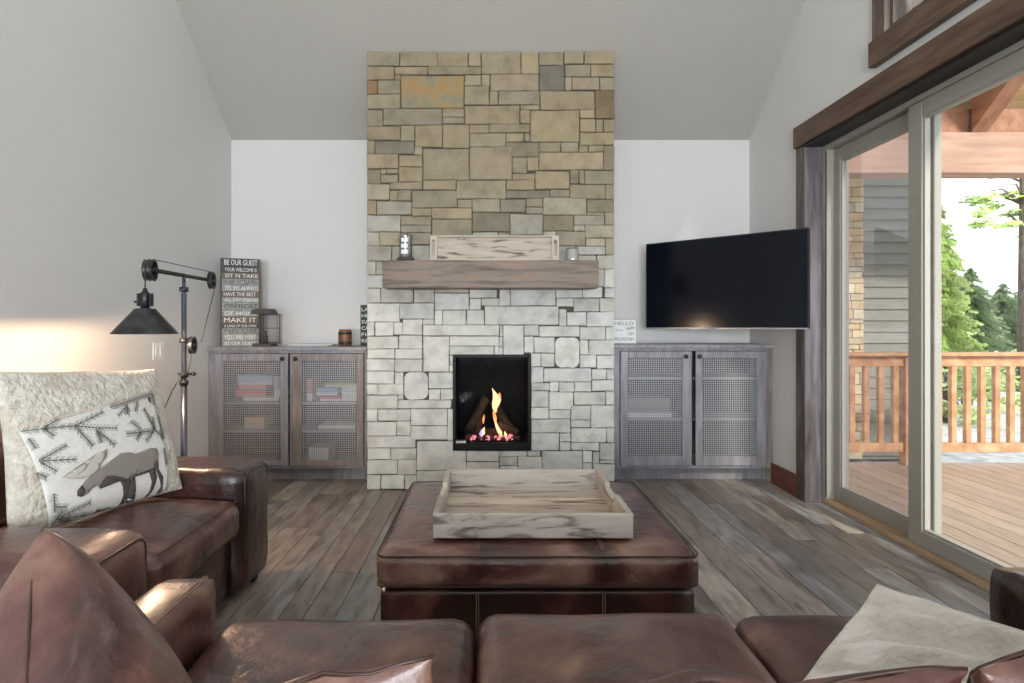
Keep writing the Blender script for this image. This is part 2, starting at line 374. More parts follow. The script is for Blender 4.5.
# rear wall; its two unseen windows are added for fill light
for x0, x1, z0, z1 in ((XL, XR, 0, .45), (XL, -1.75, .45, 2.25), (-.2, .2, .45, 2.25), (1.75, XR, .45, 2.25), (XL, XR, 2.25, cz(YR) + .02)):
    mb.box((x0, YR - .12, z0), (x1, YR, z1))
struct(mb, 'wall_rear', 'wall')
for i, x0 in enumerate((-1.75, .2)):
    mb = MB()
    for a, b in (((x0, .45), (x0 + 1.55, .52)), ((x0, 2.18), (x0 + 1.55, 2.25)), ((x0, .52), (x0 + .07, 2.18)), ((x0 + 1.48, .52), (x0 + 1.55, 2.18)), ((x0 + .75, .52), (x0 + .80, 2.18))):
        mb.box((a[0], YR - .09, a[1]), (b[0], YR - .02, b[1]), bev=.005)
    mb.box((x0 + .05, YR - .06, .5), (x0 + 1.5, YR - .055, 2.2), 1)
    struct(mb, 'window_%d' % (i + 2), ['trim', 'glass'])  # added windows, out of view, fronted by the fill lamps
mb = MB()
mb.prism([(YB + .15, cz(YB) - SL * .15), (RY, RZ), (RY, RZ + .15), (YB + .15, cz(YB) + .03)], 'x', XL - .15, XO)
mb.prism([(RY, RZ), (YR - .12, cz(YR - .12)), (YR - .12, cz(YR - .12) + .15), (RY, RZ + .15)], 'x', XL - .15, XO)
struct(mb, 'ceiling', 'ceiling')
# baseboards
mb = MB(); mb.box((XR - .016, 3.965, 0), (XR, 4.33, .155), bev=.003); struct(mb, 'baseboard_right', 'base')
mb = MB(); mb.box((XL, YR, 0), (XL + .016, 4.33, .15), bev=.003); struct(mb, 'baseboard_left', 'base')
mb = MB(); mb.box((XL, YR, 0), (XR, YR + .016, .15), bev=.003); struct(mb, 'baseboard_rear', 'base')
# door trim
mb = MB(); mb.box((XR - .04, .9, DZ), (XR, 3.965, DZ + .145), bev=.004); struct(mb, 'trim_1', 'trim')
mb = MB(); mb.box((XR - .02, DY1 + .005, 0), (XR, DY1 + .095, DZ), bev=.003); struct(mb, 'trim_2', 'trim_v')
mb = MB(); mb.box((XR - .018, DY1 - .018, 0), (XR + .10, DY1 + .0, DZ), bev=.002); struct(mb, 'trim_3', 'jamb')
mb = MB(); mb.box((XR - .018, DY0, DZ - .018), (XR + .10, DY1 - .018, DZ), bev=.002); struct(mb, 'trim_4', 'black_wood')  # underside of the door head, set near black
mb = MB(); mb.box((XR - .02, 1.1, 0), (XR, DY0, DZ), bev=.003); struct(mb, 'trim_5', 'trim_v')
# sliding door
door = bpy.data.objects.new('door_1', None); COL.objects.link(door); door['kind'] = 'structure'; door.location = (2.3, 2.56, 0)
FX0, FX1 = XR + .10, XO
mb = MB()
mb.box((FX0, DY1 - .052, .03), (FX1, DY1 - .001, DZ - .0), bev=.003); mb.box((FX0, DY0, .03), (FX1, DY0 + .05, DZ), bev=.003)
mb.box((FX0, DY0 + .05, DZ - .045), (FX1, DY1 - .052, DZ - .0), bev=.003)
mb.box((FX0, DY1 - .056, .04), (FX0 + .006, DY1 - .053, DZ - .05), 1)
part(mb, 'door_frame', ['vinyl_l', 'black'], door)
mb = MB(); mb.box((FX0 - .004, DY0, 0), (FX1 + .02, DY1 - .001, .03), bev=.003); mb.box((FX0 + .01, DY0 + .05, .03), (FX0 + .02, DY1 - .05, .04)); mb.box((FX0 + .055, DY0 + .05, .03), (FX0 + .062, DY1 - .05, .045))
part(mb, 'sill', 'sill', door)
def sash(x0, x1, y0, y1, gl, wf=.10):
    z0, z1 = .042, DZ - .048; w = .10; mb = MB()
    mb.box((x0, y0, z0), (x1, y0 + w, z1), bev=.004); mb.box((x0, y1 - wf, z0), (x1, y1, z1), bev=.004)
    mb.box((x0, y0 + w, z0), (x1, y1 - wf, z0 + .085), bev=.004); mb.box((x0, y0 + w, z1 - .085), (x1, y1 - wf, z1), bev=.004)
    s = part(mb, 'sash', 'vinyl', door)
    mb = MB(); b = .012; xm = (x0 + x1) / 2
    for a, c in (((y0 + w, z0 + .085), (y0 + w + b, z1 - .085)), ((y1 - wf - b, z0 + .085), (y1 - wf, z1 - .085)), ((y0 + w + b, z0 + .085), (y1 - wf - b, z0 + .085 + b)), ((y0 + w + b, z1 - .085 - b), (y1 - wf - b, z1 - .085))):
        mb.box((xm - .014, a[0], a[1]), (xm + .014, c[0], c[1]))
    part(mb, 'glazing_bead', 'vinyl_l', s)
    mb = MB(); mb.box((xm - .003, y0 + w, z0 + .085), (xm + .003, y1 - wf, z1 - .085)); part(mb, 'pane', gl, s)
sash(FX0 + .055, FX0 + .095, 2.95, DY1 - .053, 'dull_glass', .07)
sash(FX0 + .005, FX0 + .047, 2.06, 3.07, 'glass')
sash(FX0 + .055, FX0 + .095, DY0 + .05, 2.16, 'glass')
# high window
win = bpy.data.objects.new('window_1', None); COL.objects.link(win); win['kind'] = 'structure'; win.location = (XR, 2.2, WZ0)
mb = MB()
mb.box((XR - .045, WY0 - .2, WZ0 - .155), (XR - .001, WY1 + .11, WZ0 - .015), bev=.004)
part(mb, 'apron', 'trim', win)
mb = MB(); mb.box((XR - .03, WY1 + .0, WZ0 - .015), (XR - .001, WY1 + .10, WZ1 + .0), bev=.003); mb.box((XR - .03, WY0 - .12, WZ0 - .015), (XR - .001, WY0, WZ1), bev=.003)
mb.box((XR - .035, WY0 - .18, WZ1), (XR - .001, WY1 + .18, WZ1 + .14), bev=.003)
part(mb, 'casing', 'trim_v', win)
mb = MB(); mb.box((XR - .0, WY0, WZ0), (XR + .2, WY1, WZ0 + .025)); mb.box((XR, WY0, WZ1 - .025), (XR + .2, WY1, WZ1))
mb.box((XR, WY1 - .025, WZ0 + .025), (XR + .2, WY1, WZ1 - .025)); mb.box((XR, WY0, WZ0 + .025), (XR + .2, WY0 + .025, WZ1 - .025))
for k in (1, 2): yy = WY1 - .30 - .55 * (k - 1); mb.box((XR + .08, yy - .03, WZ0 + .025), (XR + .14, yy + .03, WZ1 - .025))
part(mb, 'window_frame', 'trim_v', win)
mb = MB(); mb.box((XR + .11, WY0 + .025, WZ0 + .025), (XR + .115, WY1 - .025, WZ1 - .025)); part(mb, 'pane', 'glass', win)
# switch
sw = thing('light_switch', 'pale double light switch plate on the left wall behind the floor lamp', 'switch', (XL, 3.68, 1.03))
mb = MB(); mb.box((XL, 3.62, .975), (XL + .006, 3.74, 1.09), bev=.002); part(mb, 'plate', 'white', sw)
for y in (3.655, 3.705):
    mb = MB(); mb.box((XL + .006, y - .016, 1.0), (XL + .010, y + .016, 1.066), bev=.001); part(mb, 'rocker', 'white', sw)
# ------------------------------------------------------------------ fireplace
FY = 4.15; FS = 570 / FY; fx0, fx1 = -.905, .90
fp = thing('fireplace', 'floor to ceiling ledge stone fireplace with a black firebox and lit fire', 'fireplace', (0, 4.4, 0))
RAW = {
 (350, 40, 4.879): """75,70,235,125 240,70,420,122 424,70,575,122 577,72,638,120 75,128,210,192 215,128,372,165 378,125,638,167 82,195,128,260r 130,197,240,262 215,168,240,192
 244,170,554,328m 557,170,638,222 640,180,678,220 557,222,678,316 80,262,243,335 80,338,153,415 158,332,447,415 450,335,553,375 452,375,553,410 556,318,826,408 80,418,240,488 243,418,310,488
 312,415,447,522 447,412,578,522 580,410,675,450 677,408,876,450 580,452,758,520 80,490,112,552 115,492,307,555d 310,522,350,558 352,525,580,682 583,522,790,682 75,555,236,628 238,560,348,618
 80,632,142,695d 145,632,174,655 176,630,236,655""",
 (480, 40, 4.879): """5,75,197,168 200,70,288,168 290,70,405,120 408,70,503,115 505,68,640,115 290,123,411,245D 415,118,540,180 542,118,645,175 47,168,288,245 415,182,445,245 447,180,582,245 585,180,645,240
 44,248,84,312 88,248,290,312 293,250,557,338 560,245,650,383R 195,318,292,342 195,345,240,405 243,343,483,490t 486,340,556,385 486,386,566,443 568,388,605,443 607,388,650,445t 130,452,215,495 217,452,242,495
 486,448,650,510t 128,498,288,570d 293,496,390,542 393,496,482,542 484,510,528,542 530,510,605,542 605,515,655,633d 290,545,600,635 160,575,225,640 227,575,288,640""",
 (350, 160, 4.879): """236,34,350,108 145,70,230,110 80,115,188,195 192,108,350,142 352,102,514,142 517,100,759,188 190,145,226,195 228,145,294,197 297,145,520,232 80,197,124,268 126,200,296,270 522,190,592,232
 595,190,730,252 298,235,393,270 396,232,594,284 80,270,245,348 248,272,392,312 245,315,392,350 396,286,594,365 597,255,776,332d 80,350,140,412 142,350,236,412 300,355,390,412 85,418,198,488 200,418,298,488
 300,415,560,488 80,492,118,555 120,492,165,555 85,560,160,622 80,628,125,680""",
 (480, 160, 4.879): """160,64,266,95 268,52,436,142 438,50,480,115 482,50,510,118 512,50,655,118 127,98,264,142 127,145,342,186d 345,142,437,178 438,118,614,188d 617,122,660,188 97,190,222,255d 224,190,304,228 224,230,304,256
 306,180,520,265 522,192,660,250d 145,262,308,345 310,268,455,343 457,268,605,315 525,253,607,268 608,253,660,313 457,318,512,342 514,318,655,383 390,345,516,415 520,386,615,415 490,420,612,462 617,386,660,460 592,465,660,528
 578,530,605,605 608,530,660,605""",
 (355, 285, 3.252): """40,10,95,55 95,10,185,55 187,12,258,50 260,28,368,80 258,2,368,25 370,2,450,40 40,58,140,118 143,60,255,108 258,84,280,128 283,82,357,128 360,82,408,128 40,120,60,162 62,120,122,162 124,120,152,162
 154,112,218,160 218,130,455,163 40,165,136,205 140,163,218,205 220,165,304,280 306,165,455,195 306,197,438,227 40,208,125,238 40,240,126,278 127,208,218,240 127,242,218,280 40,280,128,320 130,284,154,320
 156,284,235,372o 238,282,318,335 40,323,70,357 72,322,153,357 40,359,135,400 137,374,300,400 237,337,274,372 276,337,318,372 40,402,70,442 72,402,178,440 180,402,298,457 180,459,298,504 40,445,130,487 132,442,178,487
 300,402,318,500 50,490,195,527 40,529,112,568 114,529,195,567 197,506,360,603 40,570,135,615 137,569,195,615 45,618,78,665 80,618,156,665 158,618,195,665 197,605,285,640 362,542,455,575 362,577,455,600""",
 (485, 285, 3.252): """-3,10,45,38 45,12,80,66 82,10,232,66 0,42,45,66 235,8,318,40 320,5,370,40 232,42,285,70 288,45,372,85 374,42,418,82 0,68,240,130 243,90,265,130 268,90,330,130 332,88,425,130 0,132,68,163 72,132,124,215
 126,132,172,163 175,134,305,165 126,165,158,215 0,165,68,195 160,168,226,218 229,168,307,267o 310,135,392,178 394,135,425,175 310,180,335,222 338,180,425,225 152,220,180,265 182,222,226,265 308,228,362,270
 364,228,425,269 155,268,188,315 192,270,346,315 350,272,396,305 398,272,425,305 162,318,208,342 210,318,238,345 240,317,292,345 294,317,346,342 348,308,425,342 152,345,206,395 208,348,290,405 292,347,392,388
 394,345,425,388 152,398,205,430 207,408,278,433 280,390,342,436 344,390,425,462 152,435,278,480 280,438,340,462 280,464,394,512 396,468,425,512 152,482,240,538 243,482,278,508 243,510,278,538 280,515,372,535
 374,514,425,555 0,540,182,570 0,572,118,603 120,572,182,600 185,540,317,600 320,540,348,578 320,580,350,605 350,557,372,580 352,582,425,625""",
}
CX0, CY0, CX1, CY1 = 366, 53, 615, 490
GW, GH = CX1 - CX0, CY1 - CY0
occ = [[0] * GW for _ in range(GH)]
for yy in range(GH):
    for xx in range(GW):
        if 452.5 < xx + CX0 < 531 and 354 < yy + CY0 < 451: occ[yy][xx] = 1
stones = []
for (ox, oy, k), s in RAW.items():
    for tkn in s.split():
        fl = ''
        if not tkn[-1].isdigit(): fl = tkn[-1]; tkn = tkn[:-1]
        a = [float(v) for v in tkn.split(',')]
        x0, y0, x1, y1 = ox + a[0] / k, oy + a[1] / k, ox + a[2] / k, oy + a[3] / k
        x0 = max(x0, CX0); x1 = min(x1, CX1); y0 = max(y0, CY0); y1 = min(y1, CY1)
        if x0 - CX0 < 3: x0 = CX0
        if CX1 - x1 < 4: x1 = CX1
        ia, ib, ja, jb = int(round(x0 - CX0)), int(round(x1 - CX0)), int(round(y0 - CY0)), int(round(y1 - CY0))
        ar = (ib - ia) * (jb - ja)
        if ar <= 0: continue
        ov = sum(occ[j][i] for j in range(ja, jb) for i in range(ia, ib))
        if ov > .14 * ar: continue
        for j in range(ja, jb):
            for i in range(ia, ib): occ[j][i] = 1
        stones.append([ia, ja, ib, jb, fl])
for st in stones:      # close the narrow gaps between neighbouring stones
    for _ in range(4):
        if st[2] < GW and sum(occ[j][st[2]] for j in range(st[1], st[3])) == 0:
            for j in range(st[1], st[3]): occ[j][st[2]] = 1
            st[2] += 1
        if st[3] < GH and sum(occ[st[3]][i] for i in range(st[0], st[2])) == 0:
            for i in range(st[0], st[2]): occ[st[3]][i] = 1
            st[3] += 1
        if st[0] > 0 and sum(occ[j][st[0] - 1] for j in range(st[1], st[3])) == 0:
            st[0] -= 1
            for j in range(st[1], st[3]): occ[j][st[0]] = 1
        if st[1] > 0 and sum(occ[st[1] - 1][i] for i in range(st[0], st[2])) == 0:
            st[1] -= 1
            for i in range(st[0], st[2]): occ[st[1]][i] = 1
stones = [(CX0 + a, CY0 + b, CX0 + c, CY0 + d, e) for a, b, c, d, e in stones]
for j in range(GH):
    for i in range(GW):
        if occ[j][i]: continue
        mw = random.randint(14, 36); mh = random.randint(8, 16); w = 1
        while w < mw and i + w < GW and not occ[j][i + w]: w += 1
        h = 1
        while h < mh and j + h < GH and all(not occ[j + h][i + q] for q in range(w)): h += 1
        for q in range(h):
            for p in range(w): occ[j + q][i + p] = 1
        if w >= 4 and h >= 4: stones.append((CX0 + i, CY0 + j, CX0 + i + w, CY0 + j + h, ''))
def stone_block(mb, x0, z0, x1, z1, yf, depth, rr, mi):
    """irregular chamfered block with its face towards -Y"""
    g = .0016; x0 += g; x1 -= g; z0 += g; z1 -= g
    if x1 - x0 < .01 or z1 - z0 < .01: return
    j = lambda a=.0022: random.uniform(-a, a)
    r = min(rr, (x1 - x0) * .35, (z1 - z0) * .35)
    base = []
    for cx, cz_, sx, sz in ((x0, z0, 1, 1), (x1, z0, -1, 1), (x1, z1, -1, -1), (x0, z1, 1, -1)):
        jx, jz = j(), j()
        a = (cx + sx * 0 + jx, cz_ + sz * r + jz); b = (cx + sx * r * .35 + jx, cz_ + sz * r * .35 + jz); c = (cx + sx * r + jx, cz_ + jz)
        if (sx, sz) in ((1, 1), (-1, -1)): base += [a, b, c]
        else: base += [c, b, a]
    # subdivide long sides with wobble
    out = []
    for i, p in enumerate(base):
        q = base[(i + 1) % len(base)]; out.append(p); L = math.hypot(q[0] - p[0], q[1] - p[1])
        if L > .05:
            for t in ((.33, .67) if L > .12 else (.5,)):
                ins = random.uniform(0, .0025); mx, mz = (x0 + x1) / 2, (z0 + z1) / 2
                px, pz = p[0] + (q[0] - p[0]) * t, p[1] + (q[1] - p[1]) * t
                dl = math.hypot(mx - px, mz - pz); out.append((px + (mx - px) / dl * ins, pz + (mz - pz) / dl * ins))
    n = len(out); mx = sum(p[0] for p in out) / n; mz = sum(p[1] for p in out) / n
    def ring(inset, y):
        o = []
        for p in out:
            dx, dz = mx - p[0], mz - p[1]; hx, hz = (x1 - x0) / 2, (z1 - z0) / 2
            o.append(mb.v((p[0] + dx / hx * inset, y + (random.uniform(-.0015, .0015) if inset else 0), p[1] + dz / hz * inset)))
        return o
    rg = [ring(0, yf + depth), ring(0, yf + .005), ring(.0012, yf + .0018), ring(.005, yf)]
    for a, b in zip(rg, rg[1:]):
        for i in range(n): mb.face([a[i], a[(i + 1) % n], b[(i + 1) % n], b[i]], mi, False)
    mb.face(rg[-1], mi, False)
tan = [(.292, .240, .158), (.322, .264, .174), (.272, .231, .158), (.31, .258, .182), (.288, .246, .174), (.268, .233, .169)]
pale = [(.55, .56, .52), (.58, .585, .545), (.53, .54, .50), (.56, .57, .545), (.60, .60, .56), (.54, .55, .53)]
mb = MB()
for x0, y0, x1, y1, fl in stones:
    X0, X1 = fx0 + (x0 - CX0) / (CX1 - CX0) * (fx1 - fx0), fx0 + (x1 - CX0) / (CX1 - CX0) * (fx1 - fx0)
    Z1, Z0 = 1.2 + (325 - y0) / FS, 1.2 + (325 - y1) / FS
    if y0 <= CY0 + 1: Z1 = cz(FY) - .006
    t = ((y0 + y1) / 2 - 205) / 105 + random.uniform(-.22, .22)      # light difference put into the stone colour: darker tan higher, paler lower
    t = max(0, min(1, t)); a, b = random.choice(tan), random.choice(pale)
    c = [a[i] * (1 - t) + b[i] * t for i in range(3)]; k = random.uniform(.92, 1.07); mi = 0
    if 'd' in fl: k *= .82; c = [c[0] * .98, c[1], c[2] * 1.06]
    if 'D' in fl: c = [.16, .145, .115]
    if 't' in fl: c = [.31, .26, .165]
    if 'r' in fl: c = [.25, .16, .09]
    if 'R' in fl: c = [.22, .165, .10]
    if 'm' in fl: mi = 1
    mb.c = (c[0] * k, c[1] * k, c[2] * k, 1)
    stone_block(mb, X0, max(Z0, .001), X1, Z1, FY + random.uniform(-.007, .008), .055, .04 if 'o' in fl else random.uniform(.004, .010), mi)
# the side returns of the chimney breast: coursed stones
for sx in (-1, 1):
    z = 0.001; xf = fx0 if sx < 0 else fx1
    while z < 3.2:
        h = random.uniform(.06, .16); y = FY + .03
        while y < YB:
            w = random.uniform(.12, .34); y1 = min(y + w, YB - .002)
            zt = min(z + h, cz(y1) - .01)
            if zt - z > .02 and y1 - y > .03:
                t = max(0, min(1, (1.9 - z) / .8 + random.uniform(-.3, .3))); a, b = random.choice(tan), random.choice(pale)  # same painted light difference on the side stones, paler lower down
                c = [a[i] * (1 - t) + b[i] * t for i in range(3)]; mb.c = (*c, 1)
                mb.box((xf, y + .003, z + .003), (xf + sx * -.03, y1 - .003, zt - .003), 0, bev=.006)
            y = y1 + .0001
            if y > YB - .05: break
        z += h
mb.c = (1, 1, 1, 1)
ox0, ox1, oz0, oz1 = -.277, .29, .286, .985
core = [(fx0 + .012, 0, ox0, 3.5), (ox1, 0, fx1 - .012, 3.5), (ox0, 0, ox1, oz0), (ox0, oz1, ox1, 3.5)]
for a, b, c, d in core:
    y1 = YB; zt = lambda y: cz(y) - .004
    if d < 3: mb.box((a, FY + .016, b), (c, y1, d), 2)
    else: mb.prism([(FY + .016, b), (YB - .002, b), (YB - .002, zt(YB)), (FY + .016, zt(FY + .016))], 'x', a, c, 2)
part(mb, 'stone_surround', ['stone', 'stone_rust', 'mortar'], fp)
# firebox
mb = MB()
fb0, fb1 = FY + .03, YB - .12
mb.box((ox0 + .01, fb1 - .02, oz0), (ox1 - .01, fb1, oz1)); mb.box((ox0, fb0, oz0), (ox0 + .02, fb1, oz1)); mb.box((ox1 - .02, fb0, oz0), (ox1, fb1, oz1))
mb.box((ox0 + .02, fb0, oz1 - .02), (ox1 - .02, fb1, oz1)); mb.box((ox0 + .02, fb0, oz0), (ox1 - .02, fb1, oz0 + .06))
fbx = part(mb, 'firebox', 'soot', fp)
mb = MB(); w = .022
for a, c in (((ox0, oz0), (ox0 + w, oz1)), ((ox1 - w, oz0), (ox1, oz1)), ((ox0 + w, oz0), (ox1 - w, oz0 + .055)), ((ox0 + w, oz1 - w), (ox1 - w, oz1))):
    mb.box((a[0], FY - .012, a[1]), (c[0], FY + .03, c[1]), bev=.003)
mb.box((ox0 + .05, FY - .018, oz0 + .012), (ox1 - .05, FY - .012, oz0 + .04), bev=.002)
part(mb, 'firebox_frame', 'black', fp)
mb = MB(); mb.box((ox0 + w, FY + .012, oz0 + .055), (ox1 - w, FY + .016, oz1 - w)); part(mb, 'firebox_glass', 'fire_glass', fp)
def log(p0, p1, r):
    mb = MB(); p0 = Vector(p0); p1 = Vector(p1); pts = []; rs = []
    for i in range(9):
        t = i / 8; p = p0.lerp(p1, t) + noise.noise_vector(p0.lerp(p1, t) * 9) * .012; pts.append(p); rs.append(r * (1 + .18 * noise.noise(p * 20)))
    mb.tube(pts, r, 12, rs=rs); part(mb, 'log', 'log', fp)
zb = oz0 + .06
log((-.17, 4.30, zb + .05), (-.035, 4.36, zb + .30), .036)
log((.155, 4.30, zb + .05), (.02, 4.38, zb + .26), .034)
log((-.10, 4.28, zb + .04), (-.085, 4.40, zb + .22), .028)
log((.20, 4.27, zb + .04), (.05, 4.30, zb + .11), .028)
log((-.20, 4.33, zb + .035), (.20, 4.35, zb + .035), .032)
mb = MB()
for i in range(110):
    x = random.uniform(-.19, .21); y = random.uniform(4.20, 4.32); r = random.uniform(.007, .014); e = abs(x + .08) < .07 or abs(x - .09) < .07
    t = bmesh.new(); bmesh.ops.create_icosphere(t, subdivisions=1, radius=r)
    mb.merge(t, Matrix.Translation((x, y, zb + r * .8 + random.uniform(0, .012))), 0 if (e and random.random() < .55) else 1, False)
eo = part(mb, 'embers', ['ember', 'ember_dark'], fp); eo['kind'] = 'stuff'
def flame(pts, mat, y=4.27, w=.02):
    """pts: (x, z, half width); lens shaped solid flame tongue"""
    mb = MB(); rings = []
    for x, z, hw in pts: rings.append([mb.v((x + hw * math.cos(a), y + hw * .45 * math.sin(a), z)) for a in [2 * math.pi * k / 10 for k in range(10)]])
    for a, b in zip(rings, rings[1:]):
        for k in range(10): mb.face([a[k], a[(k + 1) % 10], b[(k + 1) % 10], b[k]], 0, True)
    mb.face(rings[0][::-1]); mb.face(rings[-1]); part(mb, 'flame', mat, fp)
flame([(.035, zb + .20, .006), (.028, zb + .23, .018), (.038, zb + .27, .030), (.045, zb + .30, .032), (.032, zb + .335, .018), (.015, zb + .37, .005), (.008, zb + .385, .001)], 'flame_hot', 4.26)
flame([(.05, zb + .28, .012), (.060, zb + .31, .016), (.062, zb + .335, .010), (.066, zb + .35, .001)], 'flame', 4.262)
flame([(.035, zb + .11, .004), (.030, zb + .16, .014), (.022, zb + .20, .010), (.015, zb + .215, .001)], 'flame', 4.245)
flame([(.075, zb + .03, .006), (.065, zb + .06, .018), (.045, zb + .10, .012), (.028, zb + .15, .004), (.022, zb + .17, .001)], 'flame_hot', 4.23)
flame([(-.07, zb + .03, .006), (-.066, zb + .05, .022), (-.058, zb + .075, .012), (-.048, zb + .10, .001)], 'flame_hot', 4.22)
flame([(-.075, zb + .035, .006), (-.072, zb + .055, .012), (-.07, zb + .085, .001)], 'flame_blue', 4.205)
flame([(-.058, zb + .12, .003), (-.056, zb + .155, .009), (-.05, zb + .19, .001)], 'flame', 4.235)
flame([(.11, zb + .02, .006), (.108, zb + .045, .012), (.10, zb + .07, .001)], 'flame_hot', 4.215)
# mantel
mb = MB()
t = rbox((-.752, 3.95, 1.456), (.748, 4.145, 1.650), r=.008, n=14, noise_amp=.006, nscale=5)
mb.merge(t, None, 0, False)
part(mb, 'mantel', 'mantel', fp)
# ------------------------------------------------------------------ cabinets
def cabinet(name, label, x0, x1, ztop, shelves, rside, lside, doors, knobs, mz):
    yf = 4.33; yb = YB - .004
    c = thing(name, label, 'cabinet', ((x0 + x1) / 2, 4.5, 0))
    zb_ = .113; mb = MB()
    mb.box((x0, yf + .021, zb_), (x0 + .02, yb, ztop - .03)); mb.box((x1 - .02, yf + .021, zb_), (x1, yb, ztop - .03))
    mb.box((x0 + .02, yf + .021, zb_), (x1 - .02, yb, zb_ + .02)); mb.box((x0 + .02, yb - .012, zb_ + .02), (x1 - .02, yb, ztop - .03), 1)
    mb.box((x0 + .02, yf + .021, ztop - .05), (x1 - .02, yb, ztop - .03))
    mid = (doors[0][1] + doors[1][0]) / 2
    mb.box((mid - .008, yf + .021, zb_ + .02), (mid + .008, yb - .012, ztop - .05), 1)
    # face frame
    mb.box((x0, yf + .001, zb_), (doors[0][0] - .002, yf + .021, ztop - .03), 2, bev=.002); mb.box((doors[1][1] + .002, yf + .001, zb_), (x1, yf + .021, ztop - .03), 3, bev=.002)
    mb.box((doors[0][0] - .002, yf + .001, zb_), (doors[1][1] + .002, yf + .021, zb_ + .018), 0)
    mb.box((doors[0][0] - .002, yf + .001, ztop - .048), (doors[1][1] + .002, yf + .021, ztop - .03), 0)
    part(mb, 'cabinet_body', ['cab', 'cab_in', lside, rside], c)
    mb = MB(); mb.box((x0, yf - .022, ztop - .03), (x1, yb, ztop), bev=.004); part(mb, 'cabinet_top', 'cab', c)
    mb = MB(); mb.box((x0 + .01, 4.44, 0), (x1 - .01, 4.46, zb_)); part(mb, 'toe_kick', 'cab', c)
    zs = []
    for zz in shelves:
        for a, b in ((x0 + .021, mid - .009), (mid + .009, x1 - .021)):
            mb = MB(); mb.box((a, yf + .045, zz - .009), (b, yb - .014, zz + .009)); part(mb, 'shelf', 'shelf', c)
    for (a, b, mx0, mx1, mat), kx in zip(doors, knobs):
        z0, z1 = zb_ + .022, ztop - .052; mz0, mz1 = mz
        y0, y1 = yf - .018, yf - .0005; mb = MB()
        mb.box((a, y0, z0), (mx0, y1, z1), bev=.003); mb.box((mx1, y0, z0), (b, y1, z1), bev=.003)
        mb.box((mx0, y0, z0), (mx1, y1, mz0), bev=.003); mb.box((mx0, y0, mz1), (mx1, y1, z1), bev=.003)
        d = part(mb, 'door', mat, c)
        mb = MB(); p = .0165; n = int((mx1 - mx0) / p) + 1; ym = yf - .007; hw = .0023
        for i in range(n + 1):
            xx = mx0 + (mx1 - mx0) * i / n; mb.box((xx - hw, ym - .001, mz0 - .004), (xx + hw, ym + .001, mz1 + .004))
        n = int((mz1 - mz0) / p) + 1
        for i in range(n + 1):
            zz = mz0 + (mz1 - mz0) * i / n; mb.box((mx0 - .004, ym - .003, zz - hw), (mx1 + .004, ym - .001, zz + hw))
        part(mb, 'wire_mesh', 'wire', d)
        mb = MB(); kz = z1 - .038; mt = Matrix.Translation((kx, y0, kz)) @ Matrix.Rotation(R(90), 4, 'X')
        mb.lathe([(.006, -.002), (.006, .012), (.014, .016), (.017, .022), (.013, .028), (0.0001, .029)], n=16, mt=mt); part(mb, 'knob', 'iron', d)
    return c
S = 131.6
def px(p, s=S): return (p - 491) / s
cl = cabinet('media_cabinet', 'grey stained wood cabinet left of the stone fireplace, storing games', XL + .002, px(367.2), 1.035, (.385, .602), 'cab_brown', 'cab',
        [(px(216), px(288.8), px(224), px(281), 'cab'), (px(290.6), px(364), px(302), px(357), 'cab_brown')], (px(284), px(297)), (.174, .926))
cr_ = cabinet('media_cabinet', 'grey stained wood cabinet right of the stone fireplace, below the television', px(612), px(774.6), 1.053, (.475, .79), 'cab_brown', 'cab',
        [(px(620), px(691), px(627.6), px(681.8), 'cab'), (px(695), px(765), px(702), px(756), 'cab')], (px(684.5), px(697.8)), (.205, .950))
# ---- things stored in the cabinets
def mat_c(n, c): 
    k = 'c_' + n
    if k not in M: M[k] = plain(n, c, .6)
    return k
def gamebox(name, label, cat, x0, x1, z0, z1, c, y0=4.42, y1=4.62, c2=None, group=None):
    o = thing(name, label, cat, ((x0 + x1) / 2, (y0 + y1) / 2, z0), group)
    m = mat_c(name + '_%.2f_%.2f_%.2f' % c, c)
    zm = z0 + (z1 - z0) * .35; mb = MB(); mb.box((x0 + .002, y0 + .002, z0), (x1 - .002, y1 - .002, zm)); part(mb, 'box_base' if cat == 'box' else 'pages', 'white' if c2 is None else mat_c('b%.2f%.2f%.2f' % c2, c2), o)
    mb = MB(); mb.box((x0, y0, zm), (x1, y1, z1), bev=.002)
    part(mb, 'lid' if cat == 'box' else 'cover', m, o)
    return o
s1 = .611; s2 = .394; s3 = .133
G = 'games and books in the left cabinet'
gamebox('game_box', 'white game box, lowest of the pile on the top shelf of the left cabinet', 'box', px(238), px(274), s1, s1 + .03, (.75, .76, .80), group=G)
gamebox('game_box', 'wide red game box above a white one in the left cabinet', 'box', px(230), px(262), s1 + .0301, s1 + .085, (.62, .10, .08), c2=(.5, .3, .3), group=G)
gamebox('game_box', 'pink and orange game box on the red one in the left cabinet', 'box', px(233), px(261), s1 + .0851, s1 + .125, (.70, .22, .16), c2=(.2, .3, .6), group=G)
gamebox('game_box', 'long blue and white game box topping the pile in the left cabinet', 'box', px(232), px(268), s1 + .1251, s1 + .20, (.32, .48, .66), c2=(.6, .62, .7), group=G)
gamebox('game_box', 'pale blue box on the right of the blue game box behind the left mesh door', 'box', px(269), px(279), s1 + .0301, s1 + .19, (.42, .46, .60), group=G)
gamebox('game_box', 'mustard yellow box alone on the middle shelf of the left cabinet', 'box', px(239), px(260), s2, s2 + .09, (.62, .50, .22), c2=(.6, .55, .35), group=G)
gamebox('game_box', 'small red upright box beside the centre stile in the left cabinet', 'box', px(303), px(309), s1, s1 + .17, (.55, .2, .16), group=G)
gamebox('game_box', 'red box at the bottom of the pile behind the right mesh door', 'box', px(316), px(338), s1, s1 + .045, (.60, .11, .12), group=G)
